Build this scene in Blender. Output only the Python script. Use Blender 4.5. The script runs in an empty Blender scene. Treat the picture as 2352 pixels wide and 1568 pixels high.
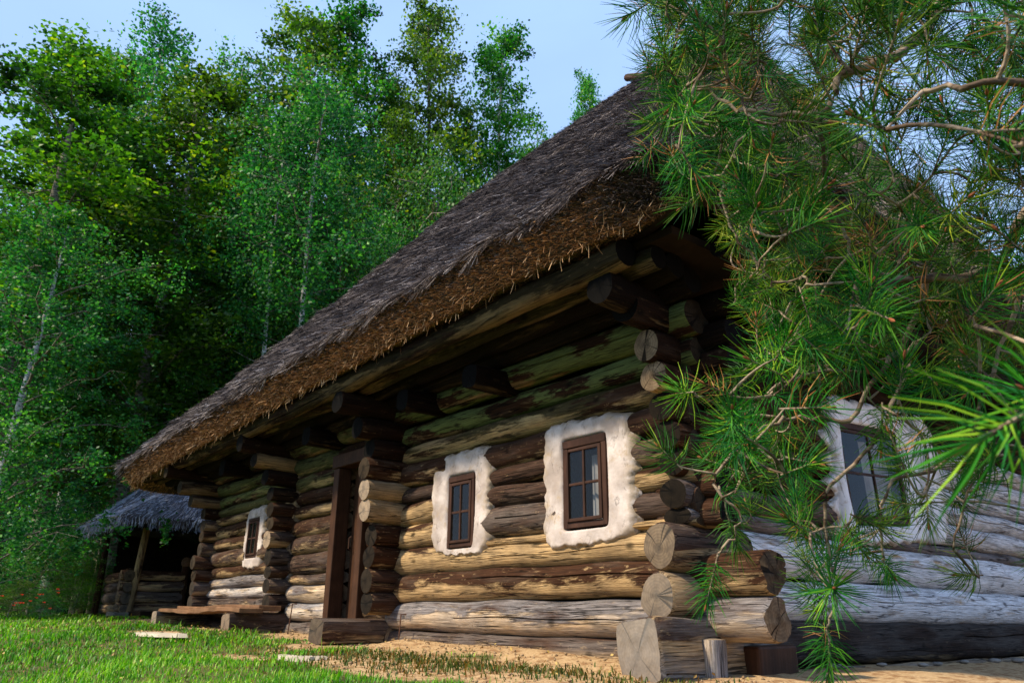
import bpy, math, random
import numpy as np
from mathutils import Vector, Matrix

S = bpy.context.scene
COL = S.collection
R = math.radians
rnd = random.Random(7)

# ------------------------------------------------------------------ camera
F_PX, CX, CY = 1790.0, 1176.0, 784.0
v1 = np.array([-400 - CX, 1415 - CY, F_PX]); v2 = np.array([3477 - CX, 1445 - CY, F_PX])
a_ = v1 / np.linalg.norm(v1)
b_ = v2 - a_ * np.dot(v2, a_); b_ /= np.linalg.norm(b_)
RM = np.stack([-a_, b_, np.cross(-a_, b_)])          # world = RM @ cam (x right, y down, z forward)
CAM = np.array([3.7666, -4.6704, 0.36])

def ray(x, y):
    d = RM @ np.array([x - CX, y - CY, F_PX]); return d / np.linalg.norm(d)
def at(x, y, axis, val):
    d = ray(x, y); t = (val - CAM[axis]) / d[axis]; return CAM + t * d
def deep(x, y, dist):
    d = RM @ np.array([(x - CX) / F_PX, (y - CY) / F_PX, 1.0]); return CAM + d * dist
def plan(x, dist):
    d = RM @ np.array([x - CX, 1425 - CY, F_PX]); d[2] = 0; d /= np.linalg.norm(d)
    return CAM + d * dist

cam = bpy.data.cameras.new('camera'); co = bpy.data.objects.new('camera', cam); COL.objects.link(co)
m = Matrix.Identity(4)
for i in range(3):
    m[i][0] = RM[i, 0]; m[i][1] = -RM[i, 1]; m[i][2] = -RM[i, 2]; m[i][3] = CAM[i]
co.matrix_world = m
cam.sensor_width = 36.0; cam.lens = 36.0 * F_PX / 2352.0
cam.clip_start = 0.05; cam.clip_end = 1000
cam.dof.use_dof = True; cam.dof.focus_distance = 3.0; cam.dof.aperture_fstop = 9.0
S.camera = co

# ------------------------------------------------------------------ light
SUN = Vector((-0.24, -0.84, 0.89)).normalized()
SUN_EL = math.asin(SUN.z); SUN_ROT = math.atan2(SUN.x, SUN.y)
w = bpy.data.worlds.new('World'); S.world = w; w.use_nodes = True
nt = w.node_tree; nt.nodes.clear()
out = nt.nodes.new('ShaderNodeOutputWorld'); bg = nt.nodes.new('ShaderNodeBackground')
sky = nt.nodes.new('ShaderNodeTexSky'); sky.sky_type = 'NISHITA'; sky.sun_disc = False
sky.sun_elevation = SUN_EL; sky.sun_rotation = SUN_ROT
sky.air_density = 1.0; sky.dust_density = 1.6; sky.ozone_density = 1.2
bg.inputs['Strength'].default_value = 0.12
tc = nt.nodes.new('ShaderNodeTexCoord'); mp = nt.nodes.new('ShaderNodeMapping'); mp.inputs['Scale'].default_value = (1.6, 1.6, 4.0)
mp.inputs['Location'].default_value = (0.3, 0.1, 0.0)
nz = nt.nodes.new('ShaderNodeTexNoise'); nz.inputs['Scale'].default_value = 1.3; nz.inputs['Detail'].default_value = 6; nz.inputs['Roughness'].default_value = 0.5
rp = nt.nodes.new('ShaderNodeValToRGB'); rp.color_ramp.elements[0].position = 0.30; rp.color_ramp.elements[0].color = (.62, .62, .62, 1); rp.color_ramp.elements[1].position = 0.75
rp.color_ramp.elements[1].color = (0.85, 0.85, 0.85, 1)
mx = nt.nodes.new('ShaderNodeMixRGB'); mx.inputs['Color2'].default_value = (3.3, 5.0, 8.3, 1)
nt.links.new(tc.outputs['Generated'], mp.inputs['Vector']); nt.links.new(mp.outputs[0], nz.inputs['Vector'])
nt.links.new(nz.outputs['Fac'], rp.inputs['Fac']); nt.links.new(rp.outputs[0], mx.inputs['Fac'])
nt.links.new(sky.outputs[0], mx.inputs['Color1']); nt.links.new(mx.outputs[0], bg.inputs['Color']); nt.links.new(bg.outputs[0], out.inputs['Surface'])
sl = bpy.data.lights.new('sun', 'SUN'); sl.energy = 4.7; sl.angle = R(3.0); sl.color = (1.0, 0.86, 0.66)
so = bpy.data.objects.new('sun', sl); COL.objects.link(so)
so.rotation_euler = SUN.to_track_quat('Z', 'Y').to_euler(); so.location = (0, -10, 20)
S.view_settings.view_transform = 'Standard'; S.view_settings.look = 'None'
S.view_settings.exposure = 0.55; S.view_settings.gamma = 1.0
S.view_settings.use_curve_mapping = False
S.cycles.max_bounces = 6; S.cycles.transparent_max_bounces = 6

# ------------------------------------------------------------------ helpers
def tag(o, label=None, cat=None, group=None, kind=None):
    if label: o['label'] = label
    if cat: o['category'] = cat
    if group: o['group'] = group
    if kind: o['kind'] = kind
    return o
def empty(name, loc=(0, 0, 0), rz=0.0):
    o = bpy.data.objects.new(name, None); COL.objects.link(o); o.location = loc; o.rotation_euler = (0, 0, rz)
    o.empty_display_size = 0.2
    return o
def mesh_np(name, verts, faces, mats=(), matidx=None, smooth=False, tint=None, parent=None, loc=None):
    """verts (n,3); faces (m,k) equal size array or list of tuples"""
    me = bpy.data.meshes.new(name)
    verts = np.asarray(verts, dtype=np.float32)
    if isinstance(faces, np.ndarray):
        k = faces.shape[1]; nf = len(faces)
        me.vertices.add(len(verts)); me.vertices.foreach_set('co', verts.ravel())
        me.loops.add(nf * k); me.loops.foreach_set('vertex_index', faces.ravel().astype(np.int32))
        me.polygons.add(nf); me.polygons.foreach_set('loop_start', np.arange(0, nf * k, k, dtype=np.int32))
        me.polygons.foreach_set('loop_total', np.full(nf, k, dtype=np.int32))
    else:
        me.from_pydata(verts.tolist(), [], faces); nf = len(faces)
    for mt in mats: me.materials.append(mt)
    if matidx is not None: me.polygons.foreach_set('material_index', np.asarray(matidx, dtype=np.int32))
    if smooth: me.polygons.foreach_set('use_smooth', np.ones(nf, dtype=bool))
    me.update(calc_edges=True); me.validate()
    if tint is not None:
        at_ = me.attributes.new('tint', 'FLOAT', 'POINT'); at_.data.foreach_set('value', np.asarray(tint, dtype=np.float32))
    return link(name, me, parent, loc)
def link(name, me, parent=None, loc=None):
    o = bpy.data.objects.new(name, me); COL.objects.link(o)
    if parent: o.parent = parent
    if loc is not None: o.location = loc
    return o
class MB:
    def __init__(s): s.v = []; s.f = []
    def add(s, vs, fs):
        n = len(s.v); s.v += [tuple(map(float, p)) for p in vs]; s.f += [tuple(i + n for i in f) for f in fs]
    def box(s, lo, hi, j=0.0, rs=rnd):
        x0, y0, z0 = lo; x1, y1, z1 = hi
        vs = [(x, y, z) for x in (x0, x1) for y in (y0, y1) for z in (z0, z1)]
        vs = [(p[0] + rs.uniform(-j, j), p[1] + rs.uniform(-j, j), p[2] + rs.uniform(-j, j)) for p in vs]
        s.add(vs, [(0, 1, 3, 2), (4, 6, 7, 5), (0, 4, 5, 1), (2, 3, 7, 6), (0, 2, 6, 4), (1, 5, 7, 3)])
    def tube(s, pts, rads, n=6, cap=True):
        pts = [np.array(p, float) for p in pts]
        base = len(s.v); up = np.array([0.31, 0.17, 0.93])
        for i, p in enumerate(pts):
            d = pts[min(i + 1, len(pts) - 1)] - pts[max(i - 1, 0)]; d = d / (np.linalg.norm(d) + 1e-9)
            a = np.cross(d, up); a /= (np.linalg.norm(a) + 1e-9); b = np.cross(d, a)
            for k in range(n):
                t = 2 * math.pi * k / n
                s.v.append(tuple(p + rads[i] * (math.cos(t) * a + math.sin(t) * b)))
        for i in range(len(pts) - 1):
            for k in range(n):
                q = base + i * n + k; r_ = base + i * n + (k + 1) % n
                s.f.append((q, r_, r_ + n, q + n))
        if cap:
            s.f.append(tuple(base + k for k in range(n - 1, -1, -1)))
            e = base + (len(pts) - 1) * n; s.f.append(tuple(e + k for k in range(n)))
    def build(s, name, mat, parent=None, smooth=False, bevel=0.0):
        me = bpy.data.meshes.new(name); me.from_pydata(s.v, [], s.f)
        for mt in (mat if isinstance(mat, (list, tuple)) else [mat]): me.materials.append(mt)
        if smooth: me.polygons.foreach_set('use_smooth', np.ones(len(me.polygons), dtype=bool))
        me.update()
        o = link(name, me, parent)
        if bevel:
            b = o.modifiers.new('bevel', 'BEVEL'); b.width = bevel; b.segments = 2; b.limit_method = 'ANGLE'
        return o

# ------------------------------------------------------------------ materials
def new_mat(name):
    mt = bpy.data.materials.new(name); mt.use_nodes = True
    n = mt.node_tree; n.nodes.clear()
    o = n.nodes.new('ShaderNodeOutputMaterial'); b = n.nodes.new('ShaderNodeBsdfPrincipled')
    n.links.new(b.outputs[0], o.inputs['Surface']); b.inputs['Roughness'].default_value = 0.85
    b.inputs['Specular IOR Level'].default_value = 0.12
    return mt, n, b
def N(n, typ, **kw):
    x = n.nodes.new(typ)
    for k, v in kw.items(): setattr(x, k, v)
    return x
def noise(n, vec, scale, detail=4, rough=0.55, dist=0.0):
    x = n.nodes.new('ShaderNodeTexNoise'); x.inputs['Scale'].default_value = scale; x.inputs['Detail'].default_value = detail
    x.inputs['Roughness'].default_value = rough; x.inputs['Distortion'].default_value = dist
    if vec is not None: n.links.new(vec, x.inputs['Vector'])
    return x.outputs['Fac']
def mapping(n, vec, scale):
    x = n.nodes.new('ShaderNodeMapping'); x.inputs['Scale'].default_value = scale; n.links.new(vec, x.inputs['Vector']); return x.outputs[0]
def ramp(n, fac, stops):
    x = n.nodes.new('ShaderNodeValToRGB'); e = x.color_ramp.elements
    while len(e) < len(stops): e.new(0.5)
    for i, (p, c) in enumerate(stops):
        e[i].position = p; e[i].color = (c if isinstance(c, tuple) else (c, c, c)) + ((1,) if True else ())
    n.links.new(fac, x.inputs['Fac']); return x.outputs[0]
def mix(n, fac, c1, c2, mode='MIX'):
    x = n.nodes.new('ShaderNodeMixRGB'); x.blend_type = mode
    for s_, v in (('Fac', fac), ('Color1', c1), ('Color2', c2)):
        if isinstance(v, (int, float)): x.inputs[s_].default_value = v if s_ == 'Fac' else (v, v, v, 1)
        elif isinstance(v, tuple): x.inputs[s_].default_value = v + (1,)
        else: n.links.new(v, x.inputs[s_])
    return x.outputs[0]
def math_(n, op, a, b=0.0, clamp=False):
    x = n.nodes.new('ShaderNodeMath'); x.operation = op; x.use_clamp = clamp
    for i, v in enumerate((a, b)):
        if isinstance(v, (int, float)): x.inputs[i].default_value = v
        else: n.links.new(v, x.inputs[i])
    return x.outputs[0]
def bump(n, b, h, strength=0.5, dist=0.01):
    x = n.nodes.new('ShaderNodeBump'); x.inputs['Strength'].default_value = strength; x.inputs['Distance'].default_value = dist
    n.links.new(h, x.inputs['Height']); n.links.new(x.outputs[0], b.inputs['Normal'])
def objattr(n, name):
    x = n.nodes.new('ShaderNodeAttribute'); x.attribute_type = 'OBJECT'; x.attribute_name = name; return x.outputs['Fac']
def obj_coord(n):
    t = n.nodes.new('ShaderNodeTexCoord'); i = n.nodes.new('ShaderNodeObjectInfo')
    s_ = n.nodes.new('ShaderNodeVectorMath'); s_.operation = 'SCALE'; s_.inputs[0].default_value = (37.0, 53.0, 71.0)
    n.links.new(i.outputs['Random'], s_.inputs['Scale'])
    a = n.nodes.new('ShaderNodeVectorMath'); a.operation = 'ADD'
    n.links.new(t.outputs['Object'], a.inputs[0]); n.links.new(s_.outputs[0], a.inputs[1])
    return t.outputs['Object'], a.outputs[0]

def wood_log_mat():
    mt, n, b = new_mat('weathered_log')
    raw, v = obj_coord(n)
    sep = N(n, 'ShaderNodeSeparateXYZ'); n.links.new(raw, sep.inputs[0])
    streak = noise(n, mapping(n, v, (1.2, 24, 24)), 1.0, 6, 0.7)
    fine = noise(n, mapping(n, v, (4, 110, 110)), 1.0, 4, 0.7)
    big = noise(n, mapping(n, v, (0.9, 6.5, 6.5)), 1.0, 9, 0.68, 0.7)
    tan = mix(n, streak, (0.72, 0.51, 0.26), (0.30, 0.165, 0.062))
    tan = mix(n, ramp(n, noise(n, mapping(n, v, (2.3, 3, 3)), 1, 4), [(0.42, 0.0), (0.62, 0.8)]), tan, (0.25, 0.17, 0.09))
    dark = mix(n, streak, (0.018, 0.008, 0.005), (0.085, 0.036, 0.016))
    dark = mix(n, ramp(n, noise(n, mapping(n, v, (1.7, 9, 9)), 1, 5), [(0.54, 0.0), (0.68, 0.7)]), dark, (0.105, 0.068, 0.046))
    # stain mask: noise + height on the log, against the object's own stain level
    zz = math_(n, 'MULTIPLY', sep.outputs[2], 2.4)
    lvl = math_(n, 'ADD', math_(n, 'ADD', math_(n, 'MULTIPLY', big, 2.4), -0.70), zz)
    thr = math_(n, 'SUBTRACT', 1.0, objattr(n, 'stain'))
    dm = math_(n, 'MULTIPLY', math_(n, 'SUBTRACT', lvl, thr), 6.0, False)
    dm = math_(n, 'ADD', dm, 0.5, True)
    col = mix(n, dm, tan, dark)
    spk = ramp(n, noise(n, mapping(n, v, (9, 26, 26)), 1, 5, .7), [(0.60, 0.0), (0.66, 1.0)])
    col = mix(n, math_(n, 'MULTIPLY', spk, 0.55), col, tan)
    # grey weathering
    gm = math_(n, 'MULTIPLY', objattr(n, 'grey'), ramp(n, noise(n, mapping(n, v, (1.5, 6, 6)), 1, 5), [(0.38, 0.15), (0.6, 1.0)]), True)
    grey = mix(n, streak, (0.30, 0.265, 0.235), (0.075, 0.064, 0.058))
    col = mix(n, gm, col, grey)
    # moss / lime green
    mm = math_(n, 'MULTIPLY', objattr(n, 'moss'), ramp(n, noise(n, mapping(n, v, (1.1, 5, 5)), 1, 6, 0.65), [(0.45, 0.0), (0.49, 1.0)]), True)
    col = mix(n, mm, col, mix(n, streak, (0.27, 0.33, 0.12), (0.12, 0.17, 0.05)))
    # whitewash
    wm = math_(n, 'MULTIPLY', objattr(n, 'white'), ramp(n, noise(n, mapping(n, v, (1.3, 8, 8)), 1, 7, 0.7), [(0.32, 0.0), (0.50, 1.0)]), True)
    col = mix(n, wm, col, mix(n, streak, (0.86, 0.87, 0.89), (0.60, 0.61, 0.63)))
    # soil splashed on
    sm = math_(n, 'MULTIPLY', objattr(n, 'soil'), math_(n, 'ADD', math_(n, 'MULTIPLY', sep.outputs[2], -6.0), math_(n, 'ADD', big, 0.0)), True)
    col = mix(n, sm, col, (0.58, 0.40, 0.20))
    # hairline cracks, worm holes
    cr = ramp(n, noise(n, mapping(n, v, (0.9, 26, 26)), 1, 3, 0.5, 0.3), [(0.475, 1.0), (0.494, 0.05), (0.506, 0.05), (0.525, 1.0)])
    cgate = ramp(n, noise(n, mapping(n, v, (1.5, 4, 4)), 1, 2), [(0.48, 0.0), (0.58, 1.0)])
    crm = mix(n, cgate, cr, (1.0, 1.0, 1.0))
    col = mix(n, 0.9, col, crm, 'MULTIPLY')
    vo = N(n, 'ShaderNodeTexVoronoi'); vo.inputs['Scale'].default_value = 14; n.links.new(v, vo.inputs['Vector'])
    hole = ramp(n, vo.outputs['Distance'], [(0.05, 0.10), (0.08, 1.0)])
    kn = N(n, 'ShaderNodeTexVoronoi'); kn.inputs['Scale'].default_value = 1.0; n.links.new(mapping(n, v, (2.6, 4.2, 4.2)), kn.inputs['Vector'])
    col = mix(n, 0.85, col, ramp(n, kn.outputs['Distance'], [(0.05, 0.10), (0.10, 0.45), (0.15, 1.0)]), 'MULTIPLY')
    hg = ramp(n, noise(n, v, 3.0, 2), [(0.54, 1.0), (0.60, 0.0)])
    col = mix(n, 0.9, col, mix(n, hg, hole, (1.0, 1.0, 1.0)), 'MULTIPLY')
    col = mix(n, 1.0, col, ramp(n, fine, [(0.32, 0.42), (0.68, 1.35)]), 'MULTIPLY')
    gn = N(n, 'ShaderNodeMixRGB'); gn.blend_type = 'MULTIPLY'; gn.inputs[0].default_value = 1.0
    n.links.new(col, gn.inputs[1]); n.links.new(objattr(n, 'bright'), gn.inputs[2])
    n.links.new(gn.outputs[0], b.inputs['Base Color'])
    hgt = mix(n, 0.5, mix(n, 0.5, streak, fine), crm, 'MULTIPLY')
    hgt = mix(n, 0.25, hgt, dm, 'ADD')
    bump(n, b, hgt, 1.0, 0.02)
    b.inputs['Roughness'].default_value = 0.8; b.inputs['Specular IOR Level'].default_value = 0.10
    return mt
def end_grain_mat():
    mt, n, b = new_mat('end_grain')
    raw, v = obj_coord(n)
    sep = N(n, 'ShaderNodeSeparateXYZ'); n.links.new(raw, sep.inputs[0])
    cmb = N(n, 'ShaderNodeCombineXYZ'); n.links.new(sep.outputs[1], cmb.inputs[1]); n.links.new(sep.outputs[2], cmb.inputs[2])
    ln = N(n, 'ShaderNodeVectorMath', operation='LENGTH'); n.links.new(cmb.outputs[0], ln.inputs[0])
    nr = N(n, 'ShaderNodeVectorMath', operation='NORMALIZE'); n.links.new(cmb.outputs[0], nr.inputs[0])
    rr = math_(n, 'ADD', ln.outputs['Value'], math_(n, 'MULTIPLY', noise(n, v, 6, 3), 0.03))
    rings = math_(n, 'SINE', math_(n, 'MULTIPLY', rr, 300.0))
    inf0 = N(n, 'ShaderNodeObjectInfo'); of_ = N(n, 'ShaderNodeVectorMath', operation='SCALE'); of_.inputs[0].default_value = (31.0, 17.0, 59.0); n.links.new(inf0.outputs['Random'], of_.inputs['Scale'])
    mixv = N(n, 'ShaderNodeVectorMath', operation='ADD'); n.links.new(nr.outputs[0], mixv.inputs[0]); n.links.new(of_.outputs[0], mixv.inputs[1])
    rad = noise(n, mixv.outputs[0], 3.5, 5, 0.6)
    info = N(n, 'ShaderNodeObjectInfo')
    rad2 = ramp(n, noise(n, mixv.outputs[0], .62, 2, 0.45, .3), [(0.486, 1.0), (0.495, 0.03), (0.505, 0.03), (0.514, 1.0)])
    base = mix(n, noise(n, v, 9, 4), (0.42, 0.30, 0.18), (0.15, 0.10, 0.058))
    base = mix(n, math_(n, 'MULTIPLY', math_(n, 'ADD', rings, 1.0), 0.22), base, mix(n, 1.0, base, (0.45, 0.40, 0.36), 'MULTIPLY'))
    base = mix(n, ramp(n, noise(n, v, 14, 6, .7), [(0.42, 0.0), (0.66, 0.85)]), base, (0.10, 0.066, 0.04))
    base = mix(n, math_(n, 'MULTIPLY', ramp(n, rad, [(0.42, 0.0), (0.6, 1.0)]), .08), base, (0.10, 0.07, 0.045))
    core = ramp(n, ln.outputs['Value'], [(0.012, 0.25), (0.05, 1.0)])
    base = mix(n, 0.7, base, core, 'MULTIPLY')
    base = mix(n, 0.9, base, rad2, 'MULTIPLY')
    g = objattr(n, 'grey'); base = mix(n, math_(n, 'MULTIPLY', g, 0.6), base, mix(n, noise(n, v, 20, 5, .7), (0.42, 0.39, 0.35), (0.10, 0.088, 0.076)))
    gn = N(n, 'ShaderNodeMixRGB'); gn.blend_type = 'MULTIPLY'; gn.inputs[0].default_value = 1.0
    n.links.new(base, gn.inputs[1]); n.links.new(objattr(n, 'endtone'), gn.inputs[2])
    n.links.new(gn.outputs[0], b.inputs['Base Color'])
    bump(n, b, rad2, 0.5, 0.006)
    b.inputs['Roughness'].default_value = 0.9
    return mt
def board_mat(name, c1, c2, scl=(2, 30, 30), gloss=0.6):
    mt, n, b = new_mat(name); raw, v = obj_coord(n)
    s1 = noise(n, mapping(n, v, scl), 1.0, 6, 0.65); s2 = noise(n, v, 5.0, 4)
    c = mix(n, s1, c1, c2)
    c = mix(n, 0.7, c, ramp(n, s2, [(0.35, 0.55), (0.65, 1.2)]), 'MULTIPLY')
    n.links.new(c, b.inputs['Base Color']); bump(n, b, s1, 0.6, 0.006); b.inputs['Roughness'].default_value = gloss
    return mt
def plaster_mat(name='clay_plaster', ca=(0.60, 0.53, 0.49), cb=(0.36, 0.30, 0.265)):
    mt, n, b = new_mat(name); raw, v = obj_coord(n)
    big = noise(n, v, 4.0, 5, 0.6); fine = noise(n, v, 60, 5, 0.7)
    c = mix(n, ramp(n, big, [(0.35, 0.0), (0.62, 1.0)]), ca, cb)
    dirt = ramp(n, noise(n, v, 11, 6, 0.7), [(0.54, 0.0), (0.68, 0.8)])
    c = mix(n, dirt, c, (0.42, 0.32, 0.22))
    a = n.nodes.new('ShaderNodeAttribute'); a.attribute_name = 'tint'
    em = math_(n, 'MULTIPLY', a.outputs['Fac'], ramp(n, noise(n, v, 16, 5, 0.7), [(0.34, 0.0), (0.50, 1.0)]), True)
    c = mix(n, em, c, (0.33, 0.25, 0.15))
    mc = N(n, 'ShaderNodeTexNoise'); mc.inputs['Scale'].default_value = 5; mc.inputs['Detail'].default_value = 5; mc.inputs['Distortion'].default_value = 0.8
    n.links.new(mapping(n, v, (1, 1, 0.6)), mc.inputs['Vector'])
    cr = ramp(n, mc.outputs['Fac'], [(0.488, 1.0), (0.497, 0.12), (0.503, 0.12), (0.512, 1.0)])
    gt = ramp(n, noise(n, v, 2.6, 2), [(0.42, 1.0), (0.52, 0.0)])
    cr = mix(n, gt, cr, (1.0, 1.0, 1.0))
    c = mix(n, 0.45, c, cr, 'MULTIPLY')
    sp = N(n, 'ShaderNodeTexVoronoi'); sp.inputs['Scale'].default_value = 38; n.links.new(v, sp.inputs['Vector'])
    c = mix(n, 0.6, c, ramp(n, sp.outputs['Distance'], [(0.07, 0.3), (0.12, 1.0)]), 'MULTIPLY')
    n.links.new(c, b.inputs['Base Color'])
    bump(n, b, mix(n, 0.5, mix(n, 0.35, big, fine), cr, 'MULTIPLY'), 0.45, 0.015)
    return mt
def tint_mat(name, stops, rough=0.8, transl=0.0, tcol=None, noise_amt=0.0, spec=0.25):
    mt, n, b = new_mat(name)
    a = n.nodes.new('ShaderNodeAttribute'); a.attribute_name = 'tint'
    f = a.outputs['Fac']
    c = ramp(n, f, stops)
    if noise_amt:
        info = N(n, 'ShaderNodeObjectInfo')
        hs = N(n, 'ShaderNodeHueSaturation')
        n.links.new(math_(n, 'ADD', math_(n, 'MULTIPLY', info.outputs['Random'], noise_amt * 0.16), 0.5 - noise_amt * 0.08), hs.inputs['Hue'])
        n.links.new(math_(n, 'ADD', math_(n, 'MULTIPLY', info.outputs['Random'], noise_amt), 1.0 - noise_amt / 2), hs.inputs['Value'])
        n.links.new(c, hs.inputs['Color']); c = hs.outputs[0]
    n.links.new(c, b.inputs['Base Color']); b.inputs['Roughness'].default_value = rough
    b.inputs['Specular IOR Level'].default_value = spec
    if transl:
        o = [x for x in n.nodes if x.type == 'OUTPUT_MATERIAL'][0]
        t = N(n, 'ShaderNodeBsdfTranslucent'); ms = N(n, 'ShaderNodeMixShader'); ms.inputs[0].default_value = transl
        tc_ = mix(n, 1.0, c, tcol or (1.5, 1.6, 0.6), 'MULTIPLY')
        n.links.new(tc_, t.inputs['Color']); n.links.new(b.outputs[0], ms.inputs[1]); n.links.new(t.outputs[0], ms.inputs[2])
        n.links.new(ms.outputs[0], o.inputs['Surface'])
    return mt

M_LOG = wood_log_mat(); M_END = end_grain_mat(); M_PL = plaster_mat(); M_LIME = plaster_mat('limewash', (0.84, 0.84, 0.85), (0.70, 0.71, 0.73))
M_FRAME = board_mat('old_window_wood', (0.020, 0.010, 0.007), (0.085, 0.040, 0.025), (30, 30, 2))
M_DOOR = board_mat('old_door_wood', (0.022, 0.011, 0.007), (0.095, 0.042, 0.020), (40, 40, 1.5))
M_BENCH = board_mat('bench_plank_wood', (0.30, 0.16, 0.08), (0.10, 0.055, 0.032), (1.5, 30, 60))
M_BLACK = board_mat('dark_interior_wood', (0.008, 0.006, 0.004), (0.028, 0.017, 0.010), (3, 30, 30), 0.9)  # near-black: the darkness inside house and shelter is put into the colour
M_IRON = board_mat('rusty_iron', (0.05, 0.025, 0.018), (0.12, 0.055, 0.03), (40, 40, 40))
M_STONE = board_mat('field_stone', (0.34, 0.31, 0.27), (0.16, 0.14, 0.12), (6, 6, 6), 0.9)
M_THATCH = board_mat('thatch_body', (0.035, 0.028, 0.024), (0.10, 0.083, 0.072), (30, 30, 30), 0.95)
M_STRAW = tint_mat('weathered_straw', [(0.0, (0.012, 0.008, 0.008)), (0.4, (0.080, 0.060, 0.053)), (0.75, (0.26, 0.215, 0.195)), (1.0, (0.62, 0.56, 0.54))], 0.7)
M_CUT = tint_mat('cut_straw', [(0.0, (0.030, 0.013, 0.006)), (0.4, (0.38, 0.195, 0.085)), (0.75, (0.74, 0.43, 0.20)), (1.0, (0.85, 0.60, 0.36))], 0.7)
M_BLUE = tint_mat('skylit_straw', [(0.0, (0.14, 0.15, 0.20)), (0.5, (0.42, 0.45, 0.58)), (1.0, (0.80, 0.82, 0.90))], 0.7)  # blue of sky-lit shade put into the straw colour
M_GLASS, n_, b_g = new_mat('old_glass')
b_g.inputs['Base Color'].default_value = (0.012, 0.014, 0.014, 1); b_g.inputs['Roughness'].default_value = 0.12; b_g.inputs['Alpha'].default_value = 0.42
b_g.inputs['Specular IOR Level'].default_value = 0.6
M_CURT = board_mat('linen_curtain', (0.72, 0.71, 0.68), (0.42, 0.42, 0.42), (30, 30, 0.6), 0.9)

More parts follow.
